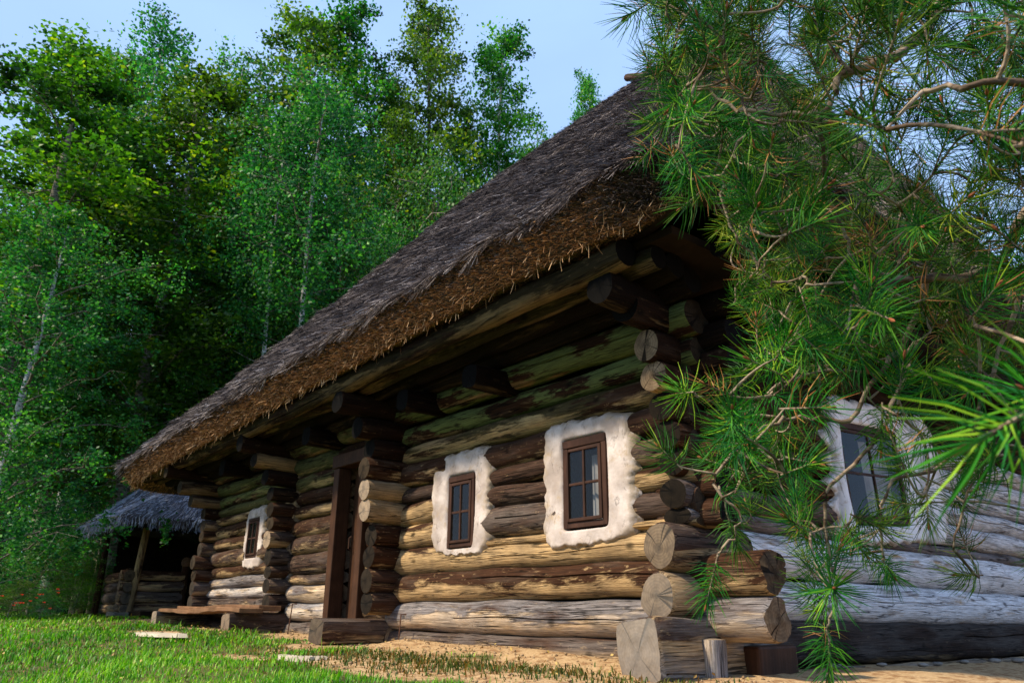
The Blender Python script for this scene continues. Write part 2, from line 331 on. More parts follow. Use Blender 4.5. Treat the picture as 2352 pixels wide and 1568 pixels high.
# ------------------------------------------------------------------ logs
def make_log(name, p0, p1, r, parent, stain=0.5, grey=0.0, moss=0.0, white=0.0, soil=0.0, bright=1.0, endtone=1.0,
             r2=None, zs=1.0, square=0.0, cracks=2, seed=None, taper=0.0, sides=22, up=(0, 0, 1), rough_end=0.0):
    """one log from p0 to p1; vertical semi-axis r, horizontal r2; square 0..1 makes it a hewn beam"""
    rs = np.random.RandomState(seed if seed is not None else rnd.randint(0, 10 ** 6))
    p0 = np.array(p0, float); p1 = np.array(p1, float); L = np.linalg.norm(p1 - p0)
    ex = (p1 - p0) / L; ez = np.array(up, float) - ex * np.dot(up, ex); ez /= np.linalg.norm(ez); ey = np.cross(ez, ex)
    r2 = r2 or r
    seg = max(4, int(L / 0.11))
    th = list(np.linspace(0, 2 * math.pi, sides, endpoint=False) + 0.1)
    cr = []
    for c in range(cracks):
        # favour the sides that face the viewer (-Y / +X), anywhere on the round
        tc_ = rs.uniform(0, 2 * math.pi)
        cr.append((tc_, rs.uniform(0.0, 0.5), rs.uniform(0.5, 1.0), rs.uniform(0.018, 0.045), rs.uniform(-0.12, 0.12)))
    hw = 0.0075 / r
    tags = [(t, -1, 0) for t in th]
    for ci, c in enumerate(cr):
        tags = [q for q in tags if q[1] >= 0 or abs((q[0] - c[0] + math.pi) % (2 * math.pi) - math.pi) > 0.09]
        tags += [(c[0] - hw, ci, 0), (c[0], ci, 1), (c[0] + hw, ci, 0)]
    tags.sort(key=lambda q: q[0]); T = np.array([q[0] for q in tags]); nT = len(T)
    isc = np.array([q[2] for q in tags]); ci_ = np.array([q[1] for q in tags])
    ph = rs.uniform(0, 6.28, 10)
    xs = np.linspace(0, L, seg + 1)
    if L > 0.3: xs[1] = 0.025; xs[-2] = L - 0.025
    V = []
    for i, x in enumerate(xs):
        u = x / L
        rr = 1 + 0.035 * math.sin(1.7 * x + ph[0]) + 0.025 * math.sin(4.1 * x + ph[1]) - taper * u
        rr = rr * np.ones(nT)
        rr += 0.035 * np.cos(2 * T + ph[2] + 0.4 * x) + 0.02 * np.cos(3 * T + ph[3] - 0.9 * x) + 0.012 * np.sin(5 * T + ph[4] + 2 * x)
        rr += 0.012 * np.sin(9 * x + 3 * T + ph[7]) + rs.uniform(-0.008, 0.008, nT)
        if square:
            c_, s_ = np.abs(np.cos(T)), np.abs(np.sin(T)); sq = 1 / np.maximum(c_, s_); sq = np.minimum(sq, 1.33)
            rr = rr * (1 - square) + square * sq * (1 + rs.uniform(-0.01, 0.01, nT) + 0.02 * math.sin(3 * x + ph[5]))
        if i in (0, seg): rr = rr * (0.965 if not rough_end else 0.93)
        d = np.zeros(nT)
        for k, c in enumerate(cr):
            e = 1.0 if c[1] < u < c[2] else 0.0
            d[(ci_ == k) & (isc == 1)] = c[3] * e * (0.7 + 0.3 * math.sin(7 * x))
        tt = T + sum(c[4] * 0 for c in cr)
        tw = 0.12 * math.sin(0.9 * x + ph[6])
        yy = r2 * rr * np.cos(tt + tw) - d * np.cos(tt + tw); z_ = r * rr * np.sin(tt + tw) - d * np.sin(tt + tw)
        bow = 0.010 * math.sin(math.pi * u + ph[8]) + 0.007 * math.sin(5 * x + ph[9])
        xo = np.zeros(nT)
        if rough_end and i in (0, seg): xo = rough_end * .6 * (np.sin(2 * T + ph[5]) + .6 * np.sin(5 * T + ph[6])) + rs.uniform(-rough_end, rough_end, nT) * .25
        V.append(np.stack([np.full(nT, x) + xo, yy, z_ * zs + bow], 1))
    V = np.concatenate(V); faces = []; mi = []
    for i in range(seg):
        for k in range(nT):
            a = i * nT + k; b = i * nT + (k + 1) % nT
            faces.append((a, b, b + nT, a + nT)); mi.append(0)
    V = list(V)
    for e, sgn in ((0, -1), (seg, 1)):
        ring = [e * nT + k for k in range(nT)]; x = xs[e]
        prev = ring
        for q, sc in enumerate((0.66, 0.33)):
            base = len(V)
            for k in range(nT):
                p = V[ring[k]]; V.append(np.array([x + sgn * 0.004 * (q + 1) + rs.uniform(-0.0008, 0.0008) + rough_end * .35 * math.sin(3 * T[k] + ph[q] + 2 * q), p[1] * sc, p[2] * sc]))
            new = [base + k for k in range(nT)]
            for k in range(nT):
                f = (prev[k], prev[(k + 1) % nT], new[(k + 1) % nT], new[k]); faces.append(f if sgn < 0 else f[::-1]); mi.append(1)
            prev = new
        V.append(np.array([x + sgn * 0.006, 0, 0])); c = len(V) - 1
        for k in range(nT):
            f = (prev[k], prev[(k + 1) % nT], c); faces.append(f if sgn < 0 else f[::-1]); mi.append(1)
    me = bpy.data.meshes.new(name); me.from_pydata([tuple(map(float, q)) for q in V], [], [f[::-1] for f in faces])
    me.materials.append(M_LOG); me.materials.append(M_END)
    me.polygons.foreach_set('material_index', np.array(mi, dtype=np.int32))
    me.polygons.foreach_set('use_smooth', np.ones(len(mi), dtype=bool))
    me.update(); me.set_sharp_from_angle(angle=R(48))
    o = link(name, me, parent)
    mw = Matrix.Identity(4)
    for i in range(3):
        mw[i][0] = ex[i]; mw[i][1] = ey[i]; mw[i][2] = ez[i]; mw[i][3] = p0[i]
    if parent is not None:
        mw = Matrix.Translation(parent.location).inverted() @ mw
    o.matrix_basis = mw
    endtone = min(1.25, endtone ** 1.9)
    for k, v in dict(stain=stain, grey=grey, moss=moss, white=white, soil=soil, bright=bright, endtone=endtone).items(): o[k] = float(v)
    return o

# ------------------------------------------------------------------ ground
def gz(x, y):
    x = np.asarray(x, float); y = np.asarray(y, float)
    g = 0.035 + 0.027 * np.clip(-x, 0, 8) + 0.025 * np.clip(-x - 8, 0, 6)
    g = g - 0.02 * np.clip(x, 0, 3)
    g = g - 0.085 * np.clip(-1.3 - y, 0, 4.5) * np.clip(1.4 + x / 9, 0.0, 1)
    g = g - 0.05 * np.clip(x - 0.5, 0, 2)* np.clip(-y, 0, 1)
    g = g + 0.02 * np.sin(1.3 * x + 0.5) * np.sin(1.1 * y) + 0.012 * np.sin(3.1 * x + y) * np.cos(2.3 * y)
    # sand banked against the wall
    g = g + 0.07 * np.exp(-((y + 0.25) / 0.42) ** 2) * ((x < 0.2) & (x > -3.2))
    return g
def sandiness(x, y):
    x = np.asarray(x, float); y = np.asarray(y, float)
    w_ = 1.42 - 0.06 * np.clip(-x, 0, 12) + 0.30 * np.sin(1.7 * x + 1) + 0.22 * np.sin(4.3 * x + 2 * y) + 0.12 * np.sin(9.1 * x - 5 * y)
    s = np.clip((w_ + y) / 0.45, 0, 1)
    s = np.where(x < -9.8, np.clip(s - 0.15 * (-9.8 - x), 0, 1), s)
    # two trodden patches
    for (px, py, rx, ry) in ((-6.4, -1.65, 1.1, .20), (-3.15, -1.9, .55, .16), (-1.5, -1.7, 1.2, .25), (-0.6, -1.2, 2, .5)):
        s = np.maximum(s, np.clip(1.5 * (1 - ((x - px) / rx) ** 2 - ((y - py) / ry) ** 2), 0, 1))
    # end side of the house: bare earth
    s = np.where((x > 0.2), np.maximum(s, np.clip((1.6 - (x - 0.3)) / 0.5, 0, 1) * (y > -1.5)), s)
    return s
gx = np.concatenate([-np.geomspace(160, 14.2, 22), np.linspace(-14, 5, 240), np.geomspace(5.3, 160, 20)])
gy = np.concatenate([-np.geomspace(160, 5.7, 20), np.linspace(-5.5, 8, 170), np.geomspace(8.5, 160, 20)])
GX, GY = np.meshgrid(gx, gy, indexing='ij')
rs0 = np.random.RandomState(3)
near = (GX > -14) & (GX < 5) & (GY > -5.5) & (GY < 8)
GZ = gz(GX, GY) + np.where(near, rs0.uniform(-0.008, 0.008, GX.shape), 0)
nx_, ny_ = GX.shape
idx = np.arange(nx_ * ny_).reshape(nx_, ny_)
gf = np.stack([idx[:-1, :-1], idx[1:, :-1], idx[1:, 1:], idx[:-1, 1:]], -1).reshape(-1, 4)
def ground_mat():
    mt, n, b = new_mat('ground_soil'); t = N(n, 'ShaderNodeTexCoord'); v = t.outputs['Object']
    a = n.nodes.new('ShaderNodeAttribute'); a.attribute_name = 'tint'
    n1 = noise(n, v, 3.0, 6, 0.6); n2 = noise(n, v, 45.0, 6, 0.7); n3 = noise(n, v, 11, 5, 0.6)
    sand = mix(n, n1, (0.46, 0.30, 0.145), (0.28, 0.165, 0.075)); sand = mix(n, ramp(n, n2, [(0.35, 0.0), (0.7, 0.8)]), sand, (0.60, 0.44, 0.25))
    sand = mix(n, ramp(n, n3, [(0.48, 0.0), (0.62, 0.8)]), sand, (0.22, 0.11, 0.045))
    soil = mix(n, n2, (0.06, 0.075, 0.02), (0.13, 0.11, 0.04))
    f = math_(n, 'ADD', math_(n, 'MULTIPLY', math_(n, 'SUBTRACT', a.outputs['Fac'], 0.45), 3.0), math_(n, 'ADD', math_(n, 'MULTIPLY', math_(n, 'SUBTRACT', n3, 0.5), 1.5), 0.5), True)
    n.links.new(mix(n, f, soil, sand), b.inputs['Base Color'])
    bump(n, b, mix(n, 0.5, n2, n3), 0.7, 0.03); b.inputs['Roughness'].default_value = 0.95
    return mt
M_GROUND = ground_mat()
g = mesh_np('ground', np.stack([GX, GY, GZ], -1).reshape(-1, 3), gf, [M_GROUND], smooth=True, tint=sandiness(GX, GY).ravel())
tag(g, kind='structure')

# ------------------------------------------------------------------ the house
house = empty('log_house', (0, 0, 0))
tag(house, 'old log house with steep thatched roof and whitewashed window surrounds', 'house')
def P(**k): return k
def wlog(x0, x1, z0, z1, y=0.0, zr=None, **k):
    """front-wall log between z0 and z1 (left end) and zr=(z0,z1) at the right end"""
    za, zb = (z0 + z1) / 2, ((zr[0] + zr[1]) / 2 if zr else (z0 + z1) / 2)
    r = (z1 - z0) / 2 * 1.02
    ra = ((zr[1] - zr[0]) / 2 * 1.02) if zr else r
    rm = (r + ra) / 2
    tp = 1 - ra / r
    return make_log('wall_log', (x0, y, za), (x1, y, zb), r, house, r2=max(0.115, min(0.15, rm * 1.08)), taper=max(-0.6, min(0.6, tp)), **k)
XL = -3.62
# room by the corner: long logs
wlog(-3.75, 0.10, -0.12, 0.255, y=0.015, square=0.55, grey=0.55, stain=0.35, soil=1.1, cracks=3, seed=11)
wlog(-3.78, 0.80, 0.255, 0.535, zr=(0.25, 0.53), stain=0.54, grey=0.0, white=0.22, seed=12, cracks=4, rough_end=0.02, endtone=0.8)
wlog(-3.74, 0.80, 0.535, 0.815, zr=(0.53, 0.80), stain=0.54, grey=0.0, seed=13, cracks=4, rough_end=0.03, endtone=0.5)
wlog(-3.76, 0.22, 0.815, 1.09, zr=(0.80, 1.02), stain=0.24, grey=0.0, seed=14, cracks=3)
for (x0, x1, rows) in ((-3.72, -2.78, [(1.09, 1.325, .46, .0), (1.325, 1.555, .40, .0), (1.555, 1.73, .85, .2), (1.73, 2.0, .66, .0)]),
                       (-2.18, -1.12, [(0.985, 1.085, .28, 0), (1.085, 1.35, .85, .45), (1.35, 1.56, .92, .15), (1.56, 1.74, .95, .1), (1.74, 1.985, .80, .1)]),
                       (-0.45, 0.30, [(1.01, 1.09, .2, 0), (1.09, 1.31, .80, .25), (1.31, 1.51, .72, .0), (1.51, 1.72, .66, .3), (1.72, 1.95, .85, .1)])):
    for (z0, z1, st, gr) in rows:
        wlog(x0, x1, z0, z1, stain=st, grey=gr, cracks=2, endtone=0.45, white=0.0)
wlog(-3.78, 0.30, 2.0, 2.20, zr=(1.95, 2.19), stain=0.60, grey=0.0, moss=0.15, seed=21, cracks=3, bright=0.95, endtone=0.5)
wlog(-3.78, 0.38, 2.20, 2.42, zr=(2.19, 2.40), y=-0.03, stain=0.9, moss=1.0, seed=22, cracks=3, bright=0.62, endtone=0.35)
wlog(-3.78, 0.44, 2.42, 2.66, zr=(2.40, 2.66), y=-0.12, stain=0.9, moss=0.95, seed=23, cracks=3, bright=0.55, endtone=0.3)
# door bay
def bay(x0, x1, zs_, y, specs):
    for k in range(len(zs_) - 1):
        s = specs[k % len(specs)]
        wlog(x0, x1, zs_[k], zs_[k + 1], y=y, **s)
bay(-6.35, -5.06, [-0.05, 0.35, 0.56, 0.78, 0.92, 1.17, 1.40, 1.62, 1.80, 1.99, 2.22], 0.0,
    [P(stain=.3, grey=.7, soil=1.2, square=.4, cracks=1), P(stain=.28, white=.35, cracks=2), P(stain=.40, white=.2, cracks=2), P(stain=.7, grey=.5),
     P(stain=.85, grey=.3), P(stain=.62, grey=.2), P(stain=.62, grey=.1), P(stain=.48), P(stain=.85), P(stain=.9, moss=.3)])
bay(-4.32, -3.75, [-0.05, 0.35, 0.60, 0.85, 1.10, 1.35, 1.6, 1.85, 2.0, 2.22], 0.0, [P(stain=.8), P(stain=.7, grey=.2)])
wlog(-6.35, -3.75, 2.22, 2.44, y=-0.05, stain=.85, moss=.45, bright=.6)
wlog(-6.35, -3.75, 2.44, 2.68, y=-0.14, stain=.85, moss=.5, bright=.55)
# far room with the small window
zf = [0.0, 0.36, 0.50, 0.66, 0.81, 0.97, 1.13, 1.39, 1.58, 1.78, 1.92, 2.08, 2.25]
sp = [P(stain=.7, grey=.5), P(stain=.7, grey=.4), P(stain=.5, grey=.5), P(stain=.34, white=.45), P(stain=.62, white=.2, grey=.2), P(stain=.66),
      P(stain=.60, grey=.3), P(stain=.7), P(stain=.6), P(stain=.5), P(stain=.8, moss=.3), P(stain=.7, moss=.6)]
for k in range(len(zf) - 1):
    if zf[k + 1] <= 1.15 or zf[k] >= 1.9: wlog(-9.35, -6.35, zf[k], zf[k + 1], **sp[k])
    else:
        wlog(-9.35, -7.88, zf[k], zf[k + 1], **sp[k]); wlog(-7.42, -6.35, zf[k], zf[k + 1], **sp[k])
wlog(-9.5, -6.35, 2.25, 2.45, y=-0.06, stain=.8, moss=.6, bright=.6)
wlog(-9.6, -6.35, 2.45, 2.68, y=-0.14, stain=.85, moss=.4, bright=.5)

# cross-wall log ends standing out of the front wall
def clog(X, z0, z1, yo, yi=0.6, r2=None, name='cross_log', dy=0, **k):
    r = (z1 - z0) / 2 * 1.02
    return make_log(name, (X, yo, (z0 + z1) / 2 - 0.0), (X, yi, (z0 + z1) / 2), r, house, r2=r2 or max(0.11, r), **k)
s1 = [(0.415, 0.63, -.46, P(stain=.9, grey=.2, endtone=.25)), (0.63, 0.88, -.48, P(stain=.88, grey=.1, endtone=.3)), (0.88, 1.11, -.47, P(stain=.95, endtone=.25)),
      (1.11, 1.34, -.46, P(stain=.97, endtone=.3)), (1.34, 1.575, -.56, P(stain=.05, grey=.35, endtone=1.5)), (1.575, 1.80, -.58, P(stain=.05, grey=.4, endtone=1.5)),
      (1.80, 2.03, -.60, P(stain=.85, endtone=.4)), (2.03, 2.24, -.55, P(stain=.92, bright=.4, endtone=.12)), (2.24, 2.46, -.72, P(stain=.95, bright=.35, endtone=.1)), (2.46, 2.70, -.98, P(stain=.95, bright=.3, endtone=.1))]  # top logs darkened in colour for the shade under the eave
for z0, z1, yo, k in s1: clog(-3.72, z0, z1, yo + .05, r2=.125, **k)
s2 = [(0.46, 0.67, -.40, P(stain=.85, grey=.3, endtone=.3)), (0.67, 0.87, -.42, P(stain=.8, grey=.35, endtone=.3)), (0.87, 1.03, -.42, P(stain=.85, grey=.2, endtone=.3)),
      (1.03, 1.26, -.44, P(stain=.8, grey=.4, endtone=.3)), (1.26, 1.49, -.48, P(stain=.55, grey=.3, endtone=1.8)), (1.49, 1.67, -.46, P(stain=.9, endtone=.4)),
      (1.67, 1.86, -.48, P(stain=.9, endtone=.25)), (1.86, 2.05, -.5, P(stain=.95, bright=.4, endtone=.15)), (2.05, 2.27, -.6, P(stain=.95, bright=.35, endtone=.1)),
      (2.27, 2.46, -.78, P(stain=.35, bright=.7, endtone=.2)), (2.46, 2.70, -1.0, P(stain=.95, bright=.3, endtone=.1))]  # upper ends here also carry painted soffit shade
for z0, z1, yo, k in s2: clog(-6.46, z0, z1, yo + .07, r2=.12, **k)
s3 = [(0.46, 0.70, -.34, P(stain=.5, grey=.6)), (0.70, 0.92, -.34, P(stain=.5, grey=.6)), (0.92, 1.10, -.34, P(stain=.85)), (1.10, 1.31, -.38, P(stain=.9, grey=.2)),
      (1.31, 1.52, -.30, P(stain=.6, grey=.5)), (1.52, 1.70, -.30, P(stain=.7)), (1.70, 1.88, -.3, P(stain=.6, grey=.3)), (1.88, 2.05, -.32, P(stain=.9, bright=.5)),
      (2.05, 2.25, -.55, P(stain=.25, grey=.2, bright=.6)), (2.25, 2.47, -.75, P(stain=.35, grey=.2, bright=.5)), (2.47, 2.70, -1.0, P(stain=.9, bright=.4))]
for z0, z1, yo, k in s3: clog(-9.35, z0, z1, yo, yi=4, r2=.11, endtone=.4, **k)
# sill beams that run out past the wall
clog(-3.90, 0.115, 0.405, -0.86, r2=.15, square=.9, stain=.75, grey=.45, endtone=.6, name='sill_beam', cracks=3, zs=.82)
clog(-6.42, 0.17, 0.46, -0.84, r2=.14, square=.9, stain=.8, grey=.35, endtone=.9, name='sill_beam', cracks=3, zs=.82)
clog(-9.35, 0.22, 0.50, -0.84, r2=.12, square=.9, stain=.55, grey=.55, endtone=1.0, name='sill_beam', cracks=2, zs=.82)

# end wall (faces right), logs along Y, their fronts stand out at the corner
XE = 0.17; YB = 7.4
def elog(z0, z1, yo, zb=None, **k):
    r = (z1 - z0) / 2 * 1.02
    zb = zb or (z0, z1)
    return make_log('end_wall_log', (XE, yo, (z0 + z1) / 2), (XE, YB, (zb[0] + zb[1]) / 2), r, house, r2=k.pop('r2', max(.12, r)), **k)
b0 = make_log('corner_sill_beam', (XE + .05, -.69, .175), (XE + .05, .6, .19), .205, house, sides=36, square=.92, r2=.185, stain=.15, grey=.95, endtone=.92, cracks=3, seed=41, rough_end=.012)
make_log('end_wall_log', (XE, .61, .225), (XE, YB, .225), .165, house, r2=.13, square=.7, stain=1.0, grey=.75, bright=.42, cracks=3)
make_log('end_wall_log', (XE, -.42, .53), (XE, .50, .53), .16, house, r2=.15, stain=.15, grey=.55, endtone=.88, cracks=4, seed=42, rough_end=.015)
make_log('end_wall_log', (XE, .505, .53), (XE, YB, .52), .162, house, r2=.15, stain=.15, grey=.2, white=1.3, cracks=4, seed=45)
make_log('end_wall_log', (XE, -.37, .845), (XE, .50, .855), .165, house, r2=.155, stain=.55, grey=.3, endtone=.82, cracks=4, seed=43, rough_end=.012)
make_log('end_wall_log', (XE, .505, .855), (XE, YB, .88), .172, house, r2=.155, stain=.2, grey=.1, white=1.5, cracks=4, seed=46)
# segments of the end wall: left and right of its window
ez = [1.02, 1.14, 1.36, 1.56, 1.76, 1.98, 2.20, 2.44, 2.70]
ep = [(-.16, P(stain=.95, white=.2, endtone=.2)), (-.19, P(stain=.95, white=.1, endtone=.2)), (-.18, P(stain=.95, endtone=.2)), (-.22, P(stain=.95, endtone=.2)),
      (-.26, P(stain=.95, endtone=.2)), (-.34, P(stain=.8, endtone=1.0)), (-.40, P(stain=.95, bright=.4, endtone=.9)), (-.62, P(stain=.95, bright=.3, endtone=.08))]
for k in range(len(ez) - 1):
    yo, kk = ep[k]
    if 1.1 < ez[k] < 2.1:
        elog_args = dict(kk)
        r = (ez[k + 1] - ez[k]) / 2 * 1.02; zc = (ez[k] + ez[k + 1]) / 2
        make_log('end_wall_log', (XE, yo, zc), (XE, 1.98, zc), r, house, r2=.125, **kk)
        make_log('end_wall_log', (XE, 3.25, zc), (XE, YB, zc), r, house, r2=.125, stain=.6, grey=.5, white=.9)
    else: elog(ez[k], ez[k + 1], yo, **kk)
make_log('end_wall_log', (XE, -.88, 2.66), (XE, YB, 2.60), .13, house, stain=.98, bright=.12, endtone=.08)  # near-black bright and endtone paint the overhang's shade
# short front logs showing past the corner on the right
for z0, z1, xe, k in ((0.98, 1.20, .46, P(stain=.7, endtone=.2)), (1.20, 1.42, .45, P(stain=.9, endtone=.15)), (1.42, 1.64, .50, P(stain=.92, endtone=.15)), (1.64, 1.86, .48, P(stain=.92, endtone=.15)),
                      (1.86, 2.08, .60, P(stain=.92, bright=.6, endtone=.15)), (2.08, 2.3, .62, P(stain=.92, bright=.4, endtone=.12)), (2.3, 2.52, .62, P(stain=.98, bright=.15, endtone=.06)), (2.52, 2.76, .7, P(stain=.98, bright=.12, endtone=.05))):  # upper ends darkened in colour for shade below the roof
    make_log('corner_log', (-0.1, 0.06, (z0 + z1) / 2), (xe, 0.06, (z0 + z1) / 2), (z1 - z0) / 2 * .98, house, r2=.12, rough_end=.015, **k)
# posts and plinth under the corner
make_log('corner_post', (0.40, -0.18, -0.25), (0.40, -0.18, 0.26), .085, house, r2=.10, stain=.55, grey=.4, up=(1, 0, 0), cracks=3, square=.4, white=.3)
mb = MB(); mb.box((0.28, 0.16, -0.25), (0.52, 0.62, 0.22), .015); o = mb.build('plinth_block', M_DOOR, house, bevel=.02)
# base course below the end wall: rough boards and stones
make_log('base_board', (0.33, 0.9, -0.03), (0.33, YB, -0.06), .085, house, r2=.05, stain=.1, grey=.8, soil=.6, square=.6, cracks=3)
for k in range(9):
    y = 1.5 + k * 0.55 + rnd.uniform(-.2, .2); s_ = rnd.uniform(.03, .06)
    mb = MB(); V = []
    for i in range(5):
        for j in range(8):
            ph_ = math.pi * (i + .5) / 5; q = 2 * math.pi * j / 8; rr = s_ * rnd.uniform(.85, 1.1)
            V.append((rr * math.sin(ph_) * math.cos(q) * 1.2, rr * 1.5 * math.sin(ph_) * math.sin(q), rr * .45 * math.cos(ph_)))
    F_ = [(i * 8 + j, (i + 1) * 8 + j, (i + 1) * 8 + (j + 1) % 8, i * 8 + (j + 1) % 8) for i in range(4) for j in range(8)] + [tuple(range(8)), tuple(range(39, 31, -1))]
    mb.add(V, F_); o = mb.build('foundation_stone', M_STONE, house, smooth=True)
    o.location = (0.40 + rnd.uniform(-.02, .12), y, float(gz(0.45, y)) + .02)

# stepped eave logs carrying the roof overhang
for (y, z, r, k) in ((-.28, 2.74, .11, P(stain=.85, moss=.1, bright=.1)), (-.47, 2.80, .10, P(stain=.9, moss=.1, bright=.12)), (-.66, 2.82, .09, P(stain=.75, moss=.25, bright=.3)),
                     (-.86, 2.83, .105, P(stain=.75, moss=.15, bright=.35))):
    make_log('eave_log', (-10.9, y, z - .13), (0.55 if y > -.8 else 0.42, y, z), r, house, cracks=3, sides=16, endtone=.06, **k)  # low bright and endtone paint soffit shade into the logs
# ceiling joists, eave shade painted in through low bright
for X in (-1.75, -2.9, -5.1, -7.9):
    make_log('joist_end', (X, -0.62, 2.49), (X, 1.0, 2.49), .115, house, square=.5, stain=.98, bright=.15, endtone=.05)
for y in (1.6, 3.4, 5.2):
    make_log('joist_end', (-.8, y, 2.62), (0.85, y, 2.62), .11, house, square=.5, stain=.98, bright=.2, endtone=.06)
# eave log along the end wall
make_log('eave_log', (0.92, -0.45, 2.84), (0.92, 7.6, 2.84), .09, house, stain=.98, bright=.15, endtone=.05)  # overhang shade painted in by the low bright
# closed inside so nothing shines through
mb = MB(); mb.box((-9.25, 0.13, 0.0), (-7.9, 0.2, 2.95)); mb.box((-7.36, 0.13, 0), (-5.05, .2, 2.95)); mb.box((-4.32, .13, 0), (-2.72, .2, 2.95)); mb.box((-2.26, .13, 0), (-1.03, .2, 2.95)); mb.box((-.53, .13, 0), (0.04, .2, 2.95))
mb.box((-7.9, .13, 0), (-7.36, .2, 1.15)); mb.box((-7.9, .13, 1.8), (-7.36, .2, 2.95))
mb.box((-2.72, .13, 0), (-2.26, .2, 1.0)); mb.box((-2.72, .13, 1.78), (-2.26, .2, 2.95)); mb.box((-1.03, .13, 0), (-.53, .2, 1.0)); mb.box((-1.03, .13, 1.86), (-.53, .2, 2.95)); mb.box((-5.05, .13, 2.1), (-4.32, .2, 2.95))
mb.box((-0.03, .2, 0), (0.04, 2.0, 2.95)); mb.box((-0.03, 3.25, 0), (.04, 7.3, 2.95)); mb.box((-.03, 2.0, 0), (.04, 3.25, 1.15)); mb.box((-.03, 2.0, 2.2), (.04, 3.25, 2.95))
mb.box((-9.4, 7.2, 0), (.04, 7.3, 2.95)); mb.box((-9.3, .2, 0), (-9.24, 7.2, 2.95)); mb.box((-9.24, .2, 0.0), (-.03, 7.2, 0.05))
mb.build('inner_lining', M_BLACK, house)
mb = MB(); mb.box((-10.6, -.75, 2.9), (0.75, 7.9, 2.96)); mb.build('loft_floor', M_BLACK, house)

# ------------------------------------------------------------------ windows
def board(name, lo, hi, mat, parent, j=.002, bev=.004):
    mb = MB(); c = [(lo[i] + hi[i]) / 2 for i in range(3)]
    mb.box([lo[i] - c[i] for i in range(3)], [hi[i] - c[i] for i in range(3)], j)
    o = mb.build(name, mat, parent, bevel=bev); o.location = c
    return o
def window(x0, x1, z0, z1, yf, fr=.055, curtain=True, rot=False):
    """x along the wall, yf = face plane; rot: the wall runs along Y and faces +X"""
    W_ = empty('window'); W_.parent = house
    if rot:
        W_.rotation_euler = (0, 0, math.pi / 2); W_.location = (yf, 0, 0)   # local x -> world y, local -y -> world +x
        y = 0.0
    else: W_.location = (0, yf, 0); y = 0.0
    d = .05
    # outer board frame with a lintel and a sill
    board('frame', (x0 - fr, y, z0 - fr), (x0, y + d, z1 + .01), M_FRAME, W_)
    board('frame', (x1, y, z0 - fr), (x1 + fr, y + d, z1 + .01), M_FRAME, W_)
    board('lintel', (x0 - fr, y - .004, z1 + .012), (x1 + fr, y + d, z1 + .012 + fr * 1.3), M_FRAME, W_)
    board('window_sill', (x0, y + .004, z0 - fr), (x1, y + d, z0 - .003), M_FRAME, W_)
    s = .026
    ys = y - .012
    board('sash', (x0 - .004, ys, z0), (x0 + s, ys + .035, z1), M_FRAME, W_); board('sash', (x1 - s, ys, z0), (x1 + .004, ys + .035, z1), M_FRAME, W_)
    board('sash', (x0 + s, ys + .001, z0 - .002), (x1 - s, ys + .036, z0 + s), M_FRAME, W_); board('sash', (x0 + s, ys + .001, z1 - s), (x1 - s, ys + .036, z1 + .002), M_FRAME, W_)
    xm, zm = (x0 + x1) / 2, (z0 + z1) / 2
    board('muntin', (xm - .011, ys + .004, z0 + s), (xm + .011, ys + .03, z1 - s), M_FRAME, W_)
    board('muntin', (x0 + s, ys + .006, zm - .011), (xm - .011, ys + .028, zm + .011), M_FRAME, W_); board('muntin', (xm + .011, ys + .006, zm - .011), (x1 - s, ys + .028, zm + .011), M_FRAME, W_)
    for (a, b) in ((x0 + s, xm - .011), (xm + .011, x1 - s)):
        for (c, e) in ((z0 + s, zm - .011), (zm + .011, z1 - s)):
            mb = MB(); yy = ys + .016
            mb.add([(a, yy + rnd.uniform(-.001, .001), c), (b, yy, c), (b, yy + rnd.uniform(-.001, .001), e), (a, yy, e)], [(0, 1, 2, 3)]); mb.build('pane', M_GLASS, W_)
    if curtain:
        mb = MB(); n = 14; ca = xm + .0 * (x1 - x0); cb = x1 - .01
        vs = []; fs = []
        for i in range(n + 1):
            x = ca + (cb - ca) * i / n; dy = .10 + .012 * math.sin(i * 1.9)
            vs += [(x, y + dy, z0 - .02), (x, y + dy, z1 - .06)]
        for i in range(n): fs.append((2 * i, 2 * i + 2, 2 * i + 3, 2 * i + 1))
        mb.add(vs, fs); mb.build('curtain', M_CURT, W_, smooth=True)
    return W_
window(-0.985, -0.585, 1.135, 1.735, -.135, fr=.05)
window(-2.665, -2.325, 1.075, 1.655, -.135, fr=.042)
window(-7.83, -7.50, 1.24, 1.72, -.13, fr=.03)
we = window(-.55, .55, -.40, .40, .30, fr=.05, rot=True)
we.location = (.30, 2.62, 1.68); we.rotation_euler = (0, -.06, math.pi / 2)

